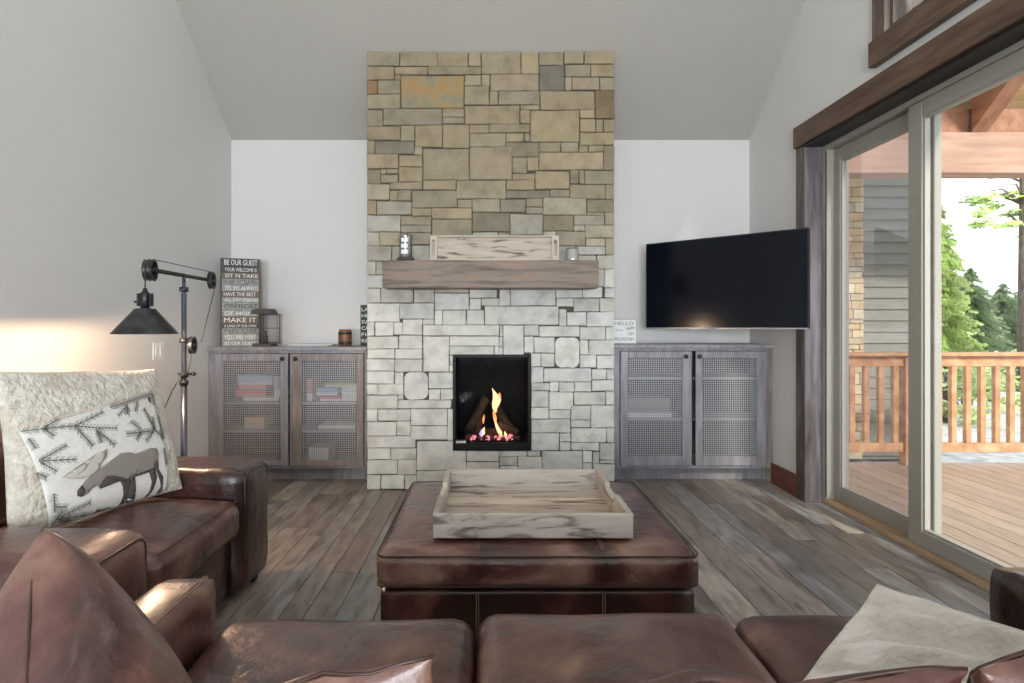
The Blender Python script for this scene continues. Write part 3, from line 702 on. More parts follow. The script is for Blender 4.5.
gamebox('game_box', 'light blue box resting on the red one behind the right mesh door', 'box', px(313), px(334), s1 + .0451, s1 + .10, (.42, .50, .58), group=G)
gamebox('book', 'thick white book at the right end of the top shelf, left cabinet', 'book', px(339), px(356), s1, s1 + .05, (.72, .72, .70), group=G)
gamebox('book', 'white book stacked on another white book in the left cabinet', 'book', px(338), px(355.5), s1 + .0501, s1 + .105, (.66, .67, .66), group=G)
gamebox('game_box', 'long flat yellow green box on top of the white books', 'box', px(321), px(355), s1 + .1051, s1 + .135, (.55, .60, .20), group=G)
gamebox('book', 'long flat white book on the middle shelf behind the right mesh door', 'book', px(315), px(352), s2, s2 + .03, (.75, .75, .74), group=G)
gamebox('game_box', 'white square box on the floor of the left cabinet', 'box', px(305), px(325), s3 + .001, s3 + .115, (.80, .80, .82), group=G)
G2 = 'boxes in the right cabinet'
gamebox('storage_box', 'long white box on the lower shelf of the right cabinet', 'box', px(629), px(676), .4845, .52, (.80, .80, .80), group=G2)
gamebox('storage_box', 'tan box lying on the white box in the right cabinet', 'box', px(629), px(674), .5201, .635, (.34, .27, .21), c2=(.3, .24, .2), group=G2)
# ---- things on the left cabinet
ZL = 1.0355; ZR = 1.0535
a = Vector((-2.082, 4.41, 0)); b = Vector((-1.835, 4.50, 0)); ux = (b - a).normalized(); W_ = (b - a).length; un = Vector((ux.y, -ux.x, 0))   # faces the camera
sg = thing('word_sign', 'tall plank sign with painted welcome words leaning at the left wall', 'sign', (-1.95, 4.48, ZL))
HT = .685; uz = Vector((0, 0, 1)); rows = [('BE OUR GUEST', .065, 'd', 'w'), ('YOUR WELCOME IS', .045, 'd', 'w'), ('SIT N TAKE', .045, 'b', 'w'), ('A LOAD OFF YOUR FEET', .045, 'g', 'd'), ('YES WE ALWAYS', .05, 'g', 'w'),
    ('HAVE THE BEST', .045, 'b', 'w'), ('ALL DAY SNACKS', .04, 'g', 'w'), ('COMFORT', .06, 'g', 'd'), ('OF HOME', .045, 'g', 'w'), ('MAKE IT', .055, 'b', 'w'), ('A LAND OF OUR OWN', .035, 'd', 'w'), ('FEEL FREE', .04, 'g', 'd'), ('YOU ARE HERE', .055, 'g', 'w'), ('AS OUR GUEST', .04, 'g', 'w')]
tot = sum(r[1] for r in rows); z = ZL + HT
def obox(mb, o, ux, un, w, d, h, mi=0):
    """box: origin o (front left bottom), width along ux, depth along -un, height z"""
    vs = [mb.v(o + ux * i - un * j + Vector((0, 0, k))) for k in (0, h) for j in (0, d) for i in (0, w)]
    for q in ((0, 1, 3, 2), (4, 5, 7, 6), (0, 1, 5, 4), (2, 3, 7, 6), (0, 2, 6, 4), (1, 3, 7, 5)): mb.face([vs[i] for i in q], mi)
mb = MB(); txt = MB()
mb_idx = {'d': 1, 'b': 2, 'g': 0}
for tx, h, bg, fg in rows:
    hh = h / tot * HT; z -= hh
    obox(mb, a + Vector((0, 0, z + .001)), ux, un, W_, .018, hh - .002, mb_idx[bg])
    text_mesh(txt, tx, a + ux * (.012 + random.uniform(0, .01)) + un * .0006 + Vector((0, 0, z + hh * .2)), ux, uz, .05, 1 if fg == 'd' else 0, width=W_ * random.uniform(.86, .93), height=hh * .62, depth=.001)
obox(mb, a - un * .018 + Vector((0, 0, ZL)) - ux * .012, ux, un, W_ + .024, .012, HT, 1); obox(mb, a + Vector((0, 0, ZL)) - ux * .012, ux, un, .0115, .03, HT, 1); obox(mb, a + Vector((0, 0, ZL)) + ux * (W_ + .0005), ux, un, .008, .03, HT, 2)
part(mb, 'plank_board', ['greypaint', 'charpaint', 'brownpaint'], sg); part(txt, 'painted_lettering', ['white', 'charpaint'], sg, recalc=False)
# birdcage
cx, cy = -1.72, 4.40
bc = thing('birdcage', 'small decorative wire birdcage with a dark roof in front of the word sign', 'birdcage', (cx, cy, ZL))
mb = MB(); mb.box((cx - .10, cy - .06, ZL), (cx + .05, cy + .06, ZL + .022), bev=.003); part(mb, 'base', 'charpaint', bc)
mb = MB()
for i in range(9):
    for yy in (-.055, .055): x = cx - .05 + .135 * i / 8; mb.tube([(x, cy + yy, ZL + .02), (x, cy + yy, ZL + .245)], .0014, 5)
for i in range(1, 6):
    for xx in (cx - .05, cx + .085): y = cy - .055 + .11 * i / 6; mb.tube([(xx, y, ZL + .02), (xx, y, ZL + .245)], .0014, 5)
for zz in (.03, .14, .245): mb.tube(rect_loop(cx - .052, cy - .057, cx + .087, cy + .057, ZL + zz, .008), .002, 5, closed=True)
part(mb, 'wire_bars', 'iron', bc)
mb = MB(); mb.prism([(cx - .115, ZL + .247), (cx + .055, ZL + .247), (cx + .035, ZL + .288), (cx - .07, ZL + .292), (cx - .10, ZL + .28)], 'y', cy - .06, cy + .06); part(mb, 'roof', 'charpaint', bc)
lt = tag(MB().lathe([(.001, 0), (.017, 0), (.017, .055), (.006, .065), (.006, .095), (.0001, .1)], c=(cx - .02, cy, ZL + .0225), n=14).build('candlestick', 'charpaint', loc=(cx - .02, cy, ZL + .0225)), 'small dark candlestick standing inside the birdcage', 'candlestick')
# magazines
for k, (x0, x1, y0, y1, z0, z1, c, lb) in enumerate(((px(284, 128), px(330, 128), 4.40, 4.62, ZL, ZL + .007, (.10, .10, .11), 'dark covered magazine lying flat under the white one, left cabinet top'),
        (px(289, 128), px(333, 128), 4.42, 4.63, ZL + .0071, ZL + .014, (.66, .66, .64), 'white magazine lying on the dark one beside the wooden barrel'))):
    o = thing('magazine', lb, 'magazine', ((x0 + x1) / 2, 4.5, z0), 'magazines on the left cabinet')
    mb = MB(); mb.box((x0 + .003, y0 + .003, z0 + .001), (x1 - .002, y1 - .003, z1 - .001)); part(mb, 'pages', 'white', o)
    mb = MB(); mb.box((x0, y0, z0), (x1, y1, z0 + .001)); mb.box((x0, y0, z1 - .001), (x1, y1, z1)); mb.box((x0, y0, z0 + .001), (x0 + .002, y1, z1 - .001)); part(mb, 'cover', mat_c('mag%d' % k, c), o)
bx = px(345.2, 128)
br = thing('wooden_barrel', 'small turned brown wooden barrel cup on the left cabinet', 'cup', (bx, 4.45, ZL))
mb = MB(); mb.lathe([(.046, 0), (.050, .02), (.053, .065), (.050, .11), (.046, .13), (.040, .13), (.042, .03), (.0001, .03)], c=(bx, 4.45, ZL), n=24); part(mb, 'barrel_body', 'cupwood', br)
for zz in (.028, .10):
    mb = MB(); mb.lathe([(.0512, zz - .008), (.0532, zz - .008), (.0532, zz + .008), (.0512, zz + .008), (.0512, zz - .008)], c=(bx, 4.45, ZL), n=24); part(mb, 'hoop', 'iron', br)
gs = thing('green_sign', 'dark green lettered board half hidden behind the chimney edge', 'sign', (-.97, 4.57, ZL))
mb = MB(); mb.box((-1.045, 4.56, ZL), (-.915, 4.58, ZL + .325), bev=.002); part(mb, 'board', 'greenpaint', gs)
mb = MB()
for i, w_ in enumerate(('LAKE', 'HIKE', 'SWIM', 'CAMP', 'FISH', 'REST')): text_mesh(mb, w_, (-1.035, 4.5585, ZL + .275 - i * .05), (1, 0, 0), (0, 0, 1), .04, width=.11, height=.028)
part(mb, 'lettering', 'white', gs, recalc=False)
# white framed words on the right cabinet
fr = thing('framed_print', 'small white framed print with grey lettering on the right cabinet', 'picture', (1.06, 4.5, ZR))
mb = MB(); x0, x1 = .955, 1.150
for p, q in (((x0, 0), (x0 + .006, .195)), ((x1 - .006, 0), (x1, .195)), ((x0 + .006, 0), (x1 - .006, .006)), ((x0 + .006, .189), (x1 - .006, .195))): mb.box((p[0], 4.49, ZR + p[1]), (q[0], 4.508, ZR + q[1]))
part(mb, 'frame', mat_c('pale_frame', (.45, .45, .44)), fr)
mb = MB(); mb.box((x0 + .006, 4.496, ZR + .006), (x1 - .006, 4.505, ZR + .189)); part(mb, 'print', 'white', fr)
mb = MB(); g_ = mat_c('grey_ink', (.12, .12, .13))
for w_, xx, zz, ww, hh in (('HELLO', .975, .145, .15, .028), ('HAPPY', 1.065, .105, .07, .03), ('DAY', 1.085, .065, .045, .026), ('it is a', .985, .10, .055, .018), ('MOUNTAIN', .975, .022, .15, .026)):
    text_mesh(mb, w_, (xx, 4.495, ZR + zz), (1, 0, 0), (0, 0, 1), .03, width=ww, height=hh)
part(mb, 'lettering', g_, fr, recalc=False)
# ---- mantel objects
ZM = 1.656
tr = thing('mantel_tray', 'long narrow wooden tray standing on edge on the mantel', 'tray', (.02, 4.08, ZM))
x0, x1, h = -.434, .485, .185
rot = Matrix.Rotation(R(-7), 4, 'X'); pv = (0, 4.05, ZM)
mb = MB(); mb.c = (1, .95, .88, 1)
mb.box((x0 + .01, 4.068, ZM + .006), (x1 - .01, 4.076, ZM + h - .006), 0, rot=rot, piv=pv); part(mb, 'tray_base', 'tray', tr)
mb = MB()
mb.box((x0 + .05, 4.045, ZM), (x1 - .05, 4.076, ZM + .010), rot=rot, piv=pv, bev=.002); mb.box((x0 + .05, 4.045, ZM + h - .010), (x1 - .05, 4.076, ZM + h), rot=rot, piv=pv, bev=.002)
part(mb, 'long_rail', 'tray_light', tr)
for sx in (0, 1):
    mb = MB(); a0 = x0 if sx == 0 else x1 - .05; a1 = a0 + .05
    for p, q in (((a0, 0), (a0 + .013, h)), ((a1 - .015, 0), (a1, h)), ((a0 + .013, 0), (a1 - .015, .035)), ((a0 + .013, h - .035), (a1 - .015, h))): mb.box((p[0], 4.045, ZM + p[1]), (q[0], 4.076, ZM + q[1]), rot=rot, piv=pv, bev=.002)
    part(mb, 'handle_end', 'tray_light', tr)
hx = -.607
hu = thing('glass_hurricane', 'tall clear glass hurricane candle holder on a dark base, mantel left end', 'candle holder', (hx, 4.05, ZM))
mb = MB(); mb.lathe([(.056, 0), (.062, .006), (.060, .02), (.050, .026)], c=(hx, 4.05, ZM), n=28); part(mb, 'base', 'charpaint', hu)
mb = MB(); mb.lathe([(.046, .0262), (.048, .05), (.048, .17), (.050, .186), (.048, .186), (.046, .17), (.046, .03)], c=(hx, 4.05, ZM), n=28); part(mb, 'glass_cylinder', 'glass_s', hu)
mb = MB()
for i in range(3):
    for s_ in (-1, 1): mb.box((hx + s_ * .014 - .009, 4.000, ZM + .045 + i * .042), (hx + s_ * .014 + .009, 4.0015, ZM + .072 + i * .042))
part(mb, 'white_pattern', 'white', hu)
vc = MB().lathe([(.020, 0), (.021, .05), (.019, .055), (.0001, .053)], c=(hx, 4.05, ZM + .0262), n=20).build('votive_candle', 'candle', loc=(hx, 4.05, ZM + .0262)); tag(vc, 'small candle inside the glass hurricane', 'candle')
vx = .577
cd = thing('jar_candle', 'short cream jar candle right of the mantel tray', 'candle', (vx, 4.05, ZM))
mb = MB(); mb.lathe([(.038, 0), (.041, .006), (.041, .075), (.040, .08), (.0001, .078)], c=(vx, 4.05, ZM), n=26); part(mb, 'wax', 'candle', cd)
mb = MB(); mb.lathe([(.044, 0), (.045, .004), (.045, .095), (.043, .095), (.043, .004)], c=(vx, 4.05, ZM), n=26); part(mb, 'jar', 'glass_s', cd)
# ------------------------------------------------------------------ television
tv = thing('television', 'large black flat television angled on a wall bracket over the right cabinet', 'television', (1.655, 4.12, 1.175))
A = Vector((1.227, 4.512, 1.172)); B = Vector((2.083, 3.735, 1.172)); ux = (B - A); W_ = ux.length; ux.normalize(); un = Vector((ux.y, -ux.x, 0)); HT = .668
mb = MB(); obox(mb, A + Vector((0, 0, 0)), ux, un, W_, .03, HT); obox(mb, A + ux * .12 - un * .0301 + Vector((0, 0, .06)), ux, un, W_ - .24, .028, HT * .6)
part(mb, 'housing', 'tvframe', tv)
mb = MB(); obox(mb, A + ux * .008 + un * .0012 + Vector((0, 0, .012)), ux, un, W_ - .016, .001, HT - .02); part(mb, 'screen', 'screen', tv)
mb = MB(); obox(mb, A + un * .0012 + Vector((0, 0, 0)), ux, un, W_, .001, .009); part(mb, 'lower_bezel', plain('tv_silver_edge', (.35, .36, .38), .3, .6), tv)
C_ = A + ux * (W_ / 2) - un * .058
mb = MB(); obox(mb, C_ - ux * .12 + Vector((0, 0, .2)), ux, un, .24, .012, .26)
mb.tube([C_ - un * .01 + Vector((0, 0, .33)), Vector((1.86, 4.45, 1.505)), Vector((1.72, 4.70, 1.505))], .016, 8)
mb.box((1.64, 4.70, 1.38), (1.80, YB - .001, 1.62), bev=.003); part(mb, 'wall_bracket', 'black', tv)
# ------------------------------------------------------------------ floor lamp
lp = thing('pulley_floor_lamp', 'black iron pulley floor lamp with a lit cone shade beside the armchair', 'lamp', (-1.6, 2.97, 0))
PX, PY = -1.6, 2.97
mb = MB(); mb.lathe([(.13, 0), (.13, .012), (.11, .02), (.03, .028), (.02, .05), (.0001, .05)], c=(PX, PY, 0), n=36); part(mb, 'base', 'iron', lp)
mb = MB(); mb.lathe([(.016, .05), (.016, .90), (.013, .90), (.013, 1.36), (.009, 1.37), (.009, 1.42), (.0001, 1.42)], c=(PX, PY, 0), n=18); part(mb, 'pole', 'steel', lp)
for zz in (.90, .94, 1.12, 1.385): mb = MB(); mb.lathe([(.014, zz - .012), (.022, zz - .012), (.022, zz + .012), (.014, zz + .012), (.014, zz - .012)], c=(PX, PY, 0), n=18); part(mb, 'collar', 'iron', lp)
mb = MB(); mb.tube([(PX - .03, PY, .945), (PX + .045, PY, .945)], .006, 8); mb.lathe([(.0001, -.012), (.013, -.006), (.013, .006), (.0001, .012)], c=(PX + .05, PY, .945), n=12); part(mb, 'thumb_screw', 'iron', lp)
ZA = 1.462
mb = MB(); mb.tube([(-1.615, 2.72, ZA), (-1.592, 3.25, ZA - .008)], .0105, 10); mb.tube([(PX, PY, 1.41), (PX, PY, ZA + .004)], .008, 8); part(mb, 'arm', 'iron', lp)
def wheel(c, r, ang=0):
    """spoked pulley wheel; axle roughly along X turned by ang about Z"""
    mb = MB(); mt = Matrix.Translation(c) @ Matrix.Rotation(R(ang), 4, 'Z') @ Matrix.Rotation(R(90), 4, 'Y')
    mb.lathe([(r - .012, -.010), (r, -.010), (r - .004, -.004), (r - .004, .004), (r, .010), (r - .012, .010), (r - .012, -.010)], n=32, mt=mt)
    mb.lathe([(.0001, -.016), (.012, -.016), (.012, .016), (.0001, .016)], n=16, mt=mt)
    for k in range(6):
        a = k * math.pi / 3; mb.tube([mt @ Vector((.008 * math.cos(a), .008 * math.sin(a), 0)), mt @ Vector(((r - .008) * math.cos(a), (r - .008) * math.sin(a), 0))], .0045, 6)
    return part(mb, 'pulley_wheel', 'iron', lp)
wheel((-1.617, 2.72, ZA), .054, 12); wheel((-1.640, 2.725, ZA), .052, 12)
wheel((-1.592, 3.25, ZA - .008), .050, 8)
wheel((PX + .045, PY + .0, 1.095), .046, 10)
SX, SY = -1.62, 2.67; SZ = 1.158
mb = MB(); mb.lathe([(.139, 0), (.138, .004), (.046, .115), (.046, .118), (.0001, .122)], c=(SX, SY, SZ), n=44)
sh = part(mb, 'lamp_shade', 'iron', lp)
mb = MB(); mb.lathe([(.1365, .0005), (.0445, .112), (.0001, .114)], c=(SX, SY, SZ), n=44); part(mb, 'shade_lining', 'shade_in', sh, 'cream inner lining')
mb = MB(); mb.lathe([(.020, .118), (.020, .19), (.012, .20), (.008, .215), (.0001, .216)], c=(SX, SY, SZ), n=18)
for s_ in (-1, 1): mb.box((SX + s_ * .024, SY - .012, SZ + .13), (SX + s_ * .034, SY + .012, SZ + .19), bev=.002)
mb.tube([(SX - .02, SY, SZ + .155), (SX - .05, SY, SZ + .15)], .006, 8); part(mb, 'socket', 'iron', lp)
mb = MB(); mb.lathe([(.0001, .02), (.018, .026), (.028, .05), (.024, .07), (.013, .09), (.013, .11)], c=(SX, SY, SZ), n=20); part(mb, 'bulb', 'bulbglow', lp)
mb = MB()
mb.tube([(SX, SY, SZ + .21), (SX, SY, ZA)], .003, 6)
mb.tube([(-1.617, 2.73, ZA + .052), (-1.592, 3.25, ZA + .040)], .0022, 6)
mb.tube([(-1.590, 3.295, ZA - .02), (PX + .075, PY + .03, 1.11)], .0022, 6)
mb.tube([(PX + .04, PY, 1.05), (PX + .03, PY, .99), (PX + .02, PY, .95)], .0022, 6)
mb.tube([(PX + .0, PY - .018, .945), (PX - .05, PY - .02, .86), (-1.70, 2.93, .72), (-1.74, 2.90, .55), (-1.72, 2.9, .2), (-1.70, 2.9, .01)], .003, 6)
part(mb, 'cord', 'cord', lp)
# ------------------------------------------------------------------ armchair (leather, faces +X)
ac = thing('armchair', 'brown leather armchair facing right beside the left wall with a moose pillow', 'armchair', (-1.55, 2.12, 0))
XF = -1.06; XK = -2.06
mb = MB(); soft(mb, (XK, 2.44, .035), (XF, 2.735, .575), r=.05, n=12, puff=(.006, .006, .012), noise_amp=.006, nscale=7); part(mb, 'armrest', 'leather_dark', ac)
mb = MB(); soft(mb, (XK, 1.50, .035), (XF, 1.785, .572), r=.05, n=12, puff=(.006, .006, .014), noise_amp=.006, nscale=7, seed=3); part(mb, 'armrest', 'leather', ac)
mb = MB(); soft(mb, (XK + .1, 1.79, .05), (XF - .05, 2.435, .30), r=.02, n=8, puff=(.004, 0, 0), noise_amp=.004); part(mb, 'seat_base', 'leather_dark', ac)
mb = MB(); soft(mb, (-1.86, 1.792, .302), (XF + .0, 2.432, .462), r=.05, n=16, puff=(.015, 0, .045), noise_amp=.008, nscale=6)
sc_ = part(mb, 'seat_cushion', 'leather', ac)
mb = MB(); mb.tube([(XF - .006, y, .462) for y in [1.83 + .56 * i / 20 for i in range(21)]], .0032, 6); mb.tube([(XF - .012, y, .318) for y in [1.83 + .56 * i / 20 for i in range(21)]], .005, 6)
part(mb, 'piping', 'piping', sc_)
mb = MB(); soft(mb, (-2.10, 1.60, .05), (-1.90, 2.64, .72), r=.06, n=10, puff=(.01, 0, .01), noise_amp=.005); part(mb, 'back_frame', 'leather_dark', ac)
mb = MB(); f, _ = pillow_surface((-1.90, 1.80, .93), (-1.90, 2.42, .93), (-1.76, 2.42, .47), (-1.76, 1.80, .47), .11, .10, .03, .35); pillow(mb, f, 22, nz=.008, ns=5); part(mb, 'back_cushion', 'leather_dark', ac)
mb = MB()
for y0, y1 in ((2.44, 2.735), (1.50, 1.785)):
    pts = []
    for k in rect_loop(y0 + .028, .07, y1 - .028, .552, 0, .04): pts.append((XF + .0 - .006, k[0], k[1]))
    mb = MB(); mb.tube(pts, .0045, 6, closed=True); part(mb, 'arm_piping', 'piping', ac)
for k, (x, y) in enumerate(((-1.13, 1.55), (-1.13, 2.68), (-2.0, 1.6), (-2.0, 2.65))):
    mb = MB(); mb.box((x - .025, y - .025, 0), (x + .025, y + .025, .05), bev=.004); part(mb, 'leg', 'black', ac)
# moose pillow
A = (-1.660, 1.91, 1.045); B = (-1.487, 2.53, 1.005); C = (-1.310, 2.42, .505); D = (-1.525, 1.80, .510)
f, nr = pillow_surface(A, D, C, B, .075, .075, .035, .42)
def ff(u, v, side):   # u along width (A->B), v up
    return f(-v, -u, side)
tf_test = ff(0, 0, 1)
FR = 1 if (nr.x > 0) else -1
mp_ = thing('moose_pillow', 'cream fleece pillow appliqued with a moose and pine branches on the armchair', 'pillow', (-1.45, 2.14, .50))
mb = MB(); pillow(mb, f, 34, nz=.004, ns=14); pc = part(mb, 'pillow_cover', 'sherpa', mp_)
# design drawn in the picture frame of the pillow: corners TL TR BR BL of the face
QTL, QTR, QBR, QBL = (12, 45), (630, 45), (735, 490), (55, 640)
def inv(q):
    u, v = .5, .5
    for _ in range(12):
        def P(u, v): return [(QTL[i] * (1 - u) + QTR[i] * u) * (1 - v) + (QBL[i] * (1 - u) + QBR[i] * u) * v for i in (0, 1)]
        p = P(u, v); e = 1e-4; pu = P(u + e, v); pv_ = P(u, v + e)
        a11, a12, a21, a22 = (pu[0] - p[0]) / e, (pv_[0] - p[0]) / e, (pu[1] - p[1]) / e, (pv_[1] - p[1]) / e
        dx, dy = q[0] - p[0], q[1] - p[1]; dt = a11 * a22 - a12 * a21
        u += (a22 * dx - a12 * dy) / dt; v += (-a21 * dx + a11 * dy) / dt
    return max(-.99, min(.99, u * 2 - 1)), max(-.985, min(.99, 1 - v * 2))
def on(q, off=.003):
    u, v = inv(q); p = ff(u, v, FR); return p + nr * FR * off
def patch(poly, off, mat, name, parent):
    """fill a flat polygon, dice it and lay it on the pillow"""
    t = bmesh.new(); vs = [t.verts.new((p[0], p[1], 0)) for p in poly]; t.faces.new(vs)
    bmesh.ops.triangulate(t, faces=t.faces[:])
    x0, x1 = min(p[0] for p in poly), max(p[0] for p in poly); y0, y1 = min(p[1] for p in poly), max(p[1] for p in poly)
    st = 22
    k = x0 + st
    while k < x1: bmesh.ops.bisect_plane(t, geom=t.verts[:] + t.edges[:] + t.faces[:], plane_co=(k, 0, 0), plane_no=(1, 0, 0)); k += st
    k = y0 + st
    while k < y1: bmesh.ops.bisect_plane(t, geom=t.verts[:] + t.edges[:] + t.faces[:], plane_co=(0, k, 0), plane_no=(0, 1, 0)); k += st
    mb = MB(); m2 = {v: mb.v(on((v.co.x, v.co.y), off)) for v in t.verts}
    m3 = {v: mb.v(on((v.co.x, v.co.y), off - .002)) for v in t.verts}
    for fc in t.faces: mb.face([m2[v] for v in fc.verts], 0, True); mb.face([m3[v] for v in fc.verts][::-1], 0, True)
    for e in t.edges:
        if e.is_boundary: mb.face([m2[e.verts[0]], m2[e.verts[1]], m3[e.verts[1]], m3[e.verts[0]]], 0, False)
    t.free(); return part(mb, name, mat, parent)
patch([(52, 272), (180, 240), (300, 212), (420, 180), (560, 142), (585, 240), (610, 360), (640, 500), (560, 528), (430, 598), (300, 622), (165, 622), (140, 540), (110, 440), (80, 350)], .004, 'panel', 'linen_panel', mp_)
mo = patch([(300, 430), (345, 400), (385, 375), (425, 372), (450, 378), (520, 358), (555, 358), (568, 380), (560, 402), (545, 420), (520, 440), (490, 450), (470, 440), (455, 455), (420, 470), (390, 468), (365, 455), (332, 452), (322, 480), (314, 492), (300, 484), (282, 494), (268, 512), (250, 520), (233, 516), (230, 498), (255, 465), (275, 446)], .008, 'moose', 'moose_applique', mp_)
patch([(175, 447), (215, 448), (250, 430), (262, 408), (290, 372), (328, 358), (326, 385), (305, 410), (302, 430), (275, 446), (245, 457), (200, 455)], .010, 'antler', 'antler', mo)
for pl in ([(390, 466), (440, 468), (438, 520), (438, 570), (436, 592), (414, 602), (424, 575), (420, 520), (408, 490)], [(440, 472), (456, 458), (456, 520), (492, 560), (486, 570), (468, 570), (440, 540)],
           [(520, 436), (548, 425), (568, 460), (562, 500), (546, 545), (526, 558), (545, 508), (545, 478)], [(545, 420), (566, 385), (572, 432), (602, 460), (612, 510), (598, 528), (592, 520), (598, 490), (582, 465)]):
    patch(pl, .006, 'moose_d', 'moose_leg', mo)
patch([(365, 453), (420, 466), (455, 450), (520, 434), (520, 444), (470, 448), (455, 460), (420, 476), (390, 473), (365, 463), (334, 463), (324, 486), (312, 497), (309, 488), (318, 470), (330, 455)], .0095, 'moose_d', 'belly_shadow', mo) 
patch([(230, 498), (244, 480), (258, 500), (250, 520), (233, 516)], .0095, 'moose_d', 'muzzle', mo)
nb = MB()
def twig(pts, nl=19, th=.0013):
    P3 = []
    for i in range(len(pts) - 1):
        n_ = 6
        for k in range(n_ + (i == len(pts) - 2)): t = k / n_; P3.append((pts[i][0] + (pts[i + 1][0] - pts[i][0]) * t, pts[i][1] + (pts[i + 1][1] - pts[i][1]) * t))
    nb.tube([on(q, .006) for q in P3], th, 5)
    for i in range(len(P3) - 1):
        a, b = P3[i], P3[i + 1]; dx, dy = b[0] - a[0], b[1] - a[1]; L_ = math.hypot(dx, dy) or 1; dx /= L_; dy /= L_
        for k in range(max(1, int(L_ / 7))):
            q = (a[0] + dx * 7 * k, a[1] + dy * 7 * k)
            for s_ in (-1, 1):
                ex, ey = dx * .7 - dy * s_ * .7, dy * .7 + dx * s_ * .7; l_ = nl * random.uniform(.7, 1.1)
                nb.tube([on(q, .006), on((q[0] + ex * l_, q[1] + ey * l_), .006)], .0007, 3, cap=False)
for tw in (((55, 272), (215, 268)), ((115, 268), (150, 300)), ((120, 265), (165, 240)), ((215, 268), (325, 220)), ((215, 268), (280, 345)), ((225, 270), (300, 280), (375, 283)), ((290, 285), (365, 345)), ((295, 290), (310, 335)),
           ((600, 320), (550, 290), (500, 210)), ((550, 292), (410, 305)), ((480, 290), (432, 260)), ((480, 295), (455, 325)), ((550, 290), (545, 240)), ((540, 295), (500, 330)),
           ((425, 195), (380, 238)), ((425, 200), (420, 232)), ((475, 180), (458, 222)), ((560, 150), (560, 195)), ((350, 205), (560, 148)), ((530, 165), (545, 175)),
           ((105, 385), (225, 388)), ((105, 383), (190, 335)), ((110, 390), (160, 425)), ((75, 300), (95, 340)), ((100, 425), (130, 442)),
           ((180, 588), (345, 580)), ((190, 580), (290, 540)), ((190, 590), (245, 608)), ((155, 500), (165, 565)), ((160, 545), (205, 550)), ((600, 355), (618, 412)), ((575, 230), (600, 320)), ((170, 605), (190, 560))):
    twig(tw)
br_ = part(nb, 'pine_branches', 'needle', mp_)
# ------------------------------------------------------------------ ottoman and tray
ot = thing('ottoman', 'large brown leather ottoman in front of the fireplace', 'ottoman', (.153, 2.32, 0))
x0, x1, y0, y1 = -.385, .695, 1.875, 2.775
mb = MB(); soft(mb, (x0, y0, .325), (x1, y1, .445), r=.035, n=16, puff=(.006, .006, .012), noise_amp=.004, nscale=6)
oc = part(mb, 'cushion', 'leather', ot)
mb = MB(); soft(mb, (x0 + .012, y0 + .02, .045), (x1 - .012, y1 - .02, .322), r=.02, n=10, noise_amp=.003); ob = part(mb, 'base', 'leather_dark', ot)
mb = MB(); mb.tube(rect_loop(x0 + .004, y0 + .002, x1 - .004, y1 - .004, .437, .035), .0032, 6, closed=True); mb.tube(rect_loop(x0 + .004, y0 + .004, x1 - .004, y1 - .004, .336, .035), .0032, 6, closed=True); part(mb, 'piping', 'piping', oc)
for sx in (-.045, .375):
    for dx in (-.004, .004):
        mb = MB(); mb.tube([(sx + dx, y0 + .0165, .08), (sx + dx, y0 + .0155, .31)], .0012, 4); part(mb, 'stitching', 'stitch', ob)
        mb = MB(); mb.tube([(sx + dx, y0 + .03, .4495), (sx + dx, y0 + .12, .4545)], .0012, 4); part(mb, 'stitching', 'stitch', oc)
for x, y in ((x0 + .06, y0 + .08), (x1 - .06, y0 + .08), (x0 + .06, y1 - .08), (x1 - .06, y1 - .08)):
    mb = MB(); mb.box((x - .03, y - .03, 0), (x + .03, y + .03, .05), bev=.004); part(mb, 'leg', 'black', ot)
ty = thing('serving_tray', 'square pale wooden serving tray with cut handles on the ottoman', 'tray', (.146, 2.285, .459))
x0, x1, y0, y1, z0 = -.201, .493, 1.975, 2.59, .4605
mb = MB(); k = 0; y = y0 + .012
cols_ = [(1, .97, .93), (1.12, 1.06, .98), (.92, .86, .8), (1.25, 1.2, 1.1), (.95, .9, .85), (1.05, .98, .9)]
ws = [.09, .11, .13, .085, .10]; 
for w, c in zip(ws, cols_): mb.c = (*c, 1); mb.box((x0 + .012, y, z0), (x1 - .012, min(y + w, y1 - .012) - .001, z0 + .012), bev=.001); y += w
mb.c = (1, 1, 1, 1); mb.box((x0 + .012, y, z0), (x1 - .012, y1 - .012, z0 + .012)); part(mb, 'tray_base', 'tray', ty)
for yy in (y0, y1 - .014):
    mb = MB(); mb.box((x0, yy, z0), (x1, yy + .014, z0 + .085), bev=.002); mb.c = (1.05, 1, .95, 1); part(mb, 'end_rail', 'tray', ty)
for s_, xx in ((-1, x0), (1, x1)):
    mb = MB(); mb.c = (1.15, 1.08, 1, 1); xa, xb = (xx, xx + .02) if s_ < 0 else (xx - .02, xx)
    Y0, Y1 = y0 + .014, y1 - .014
    # side rail profile with a dipped, slotted hand hold
    yA, yB = 2.21, 2.36
    mb.prism([(Y0, z0), (Y1, z0), (Y1, z0 + .085), (yB + .012, z0 + .085), (yB, z0 + .045), (yA, z0 + .045), (yA - .012, z0 + .085), (Y0, z0 + .085)], 'x', xa, xb)
    part(mb, 'side_rail', 'tray_y', ty)
    mb = MB(); mb.box((xa - .004 if s_ < 0 else xa + .002, yA - .02, z0 + .05), (xb - .002 if s_ < 0 else xb + .004, yB + .02, z0 + .066), bev=.004); part(mb, 'handle', 'tray_light', ty)
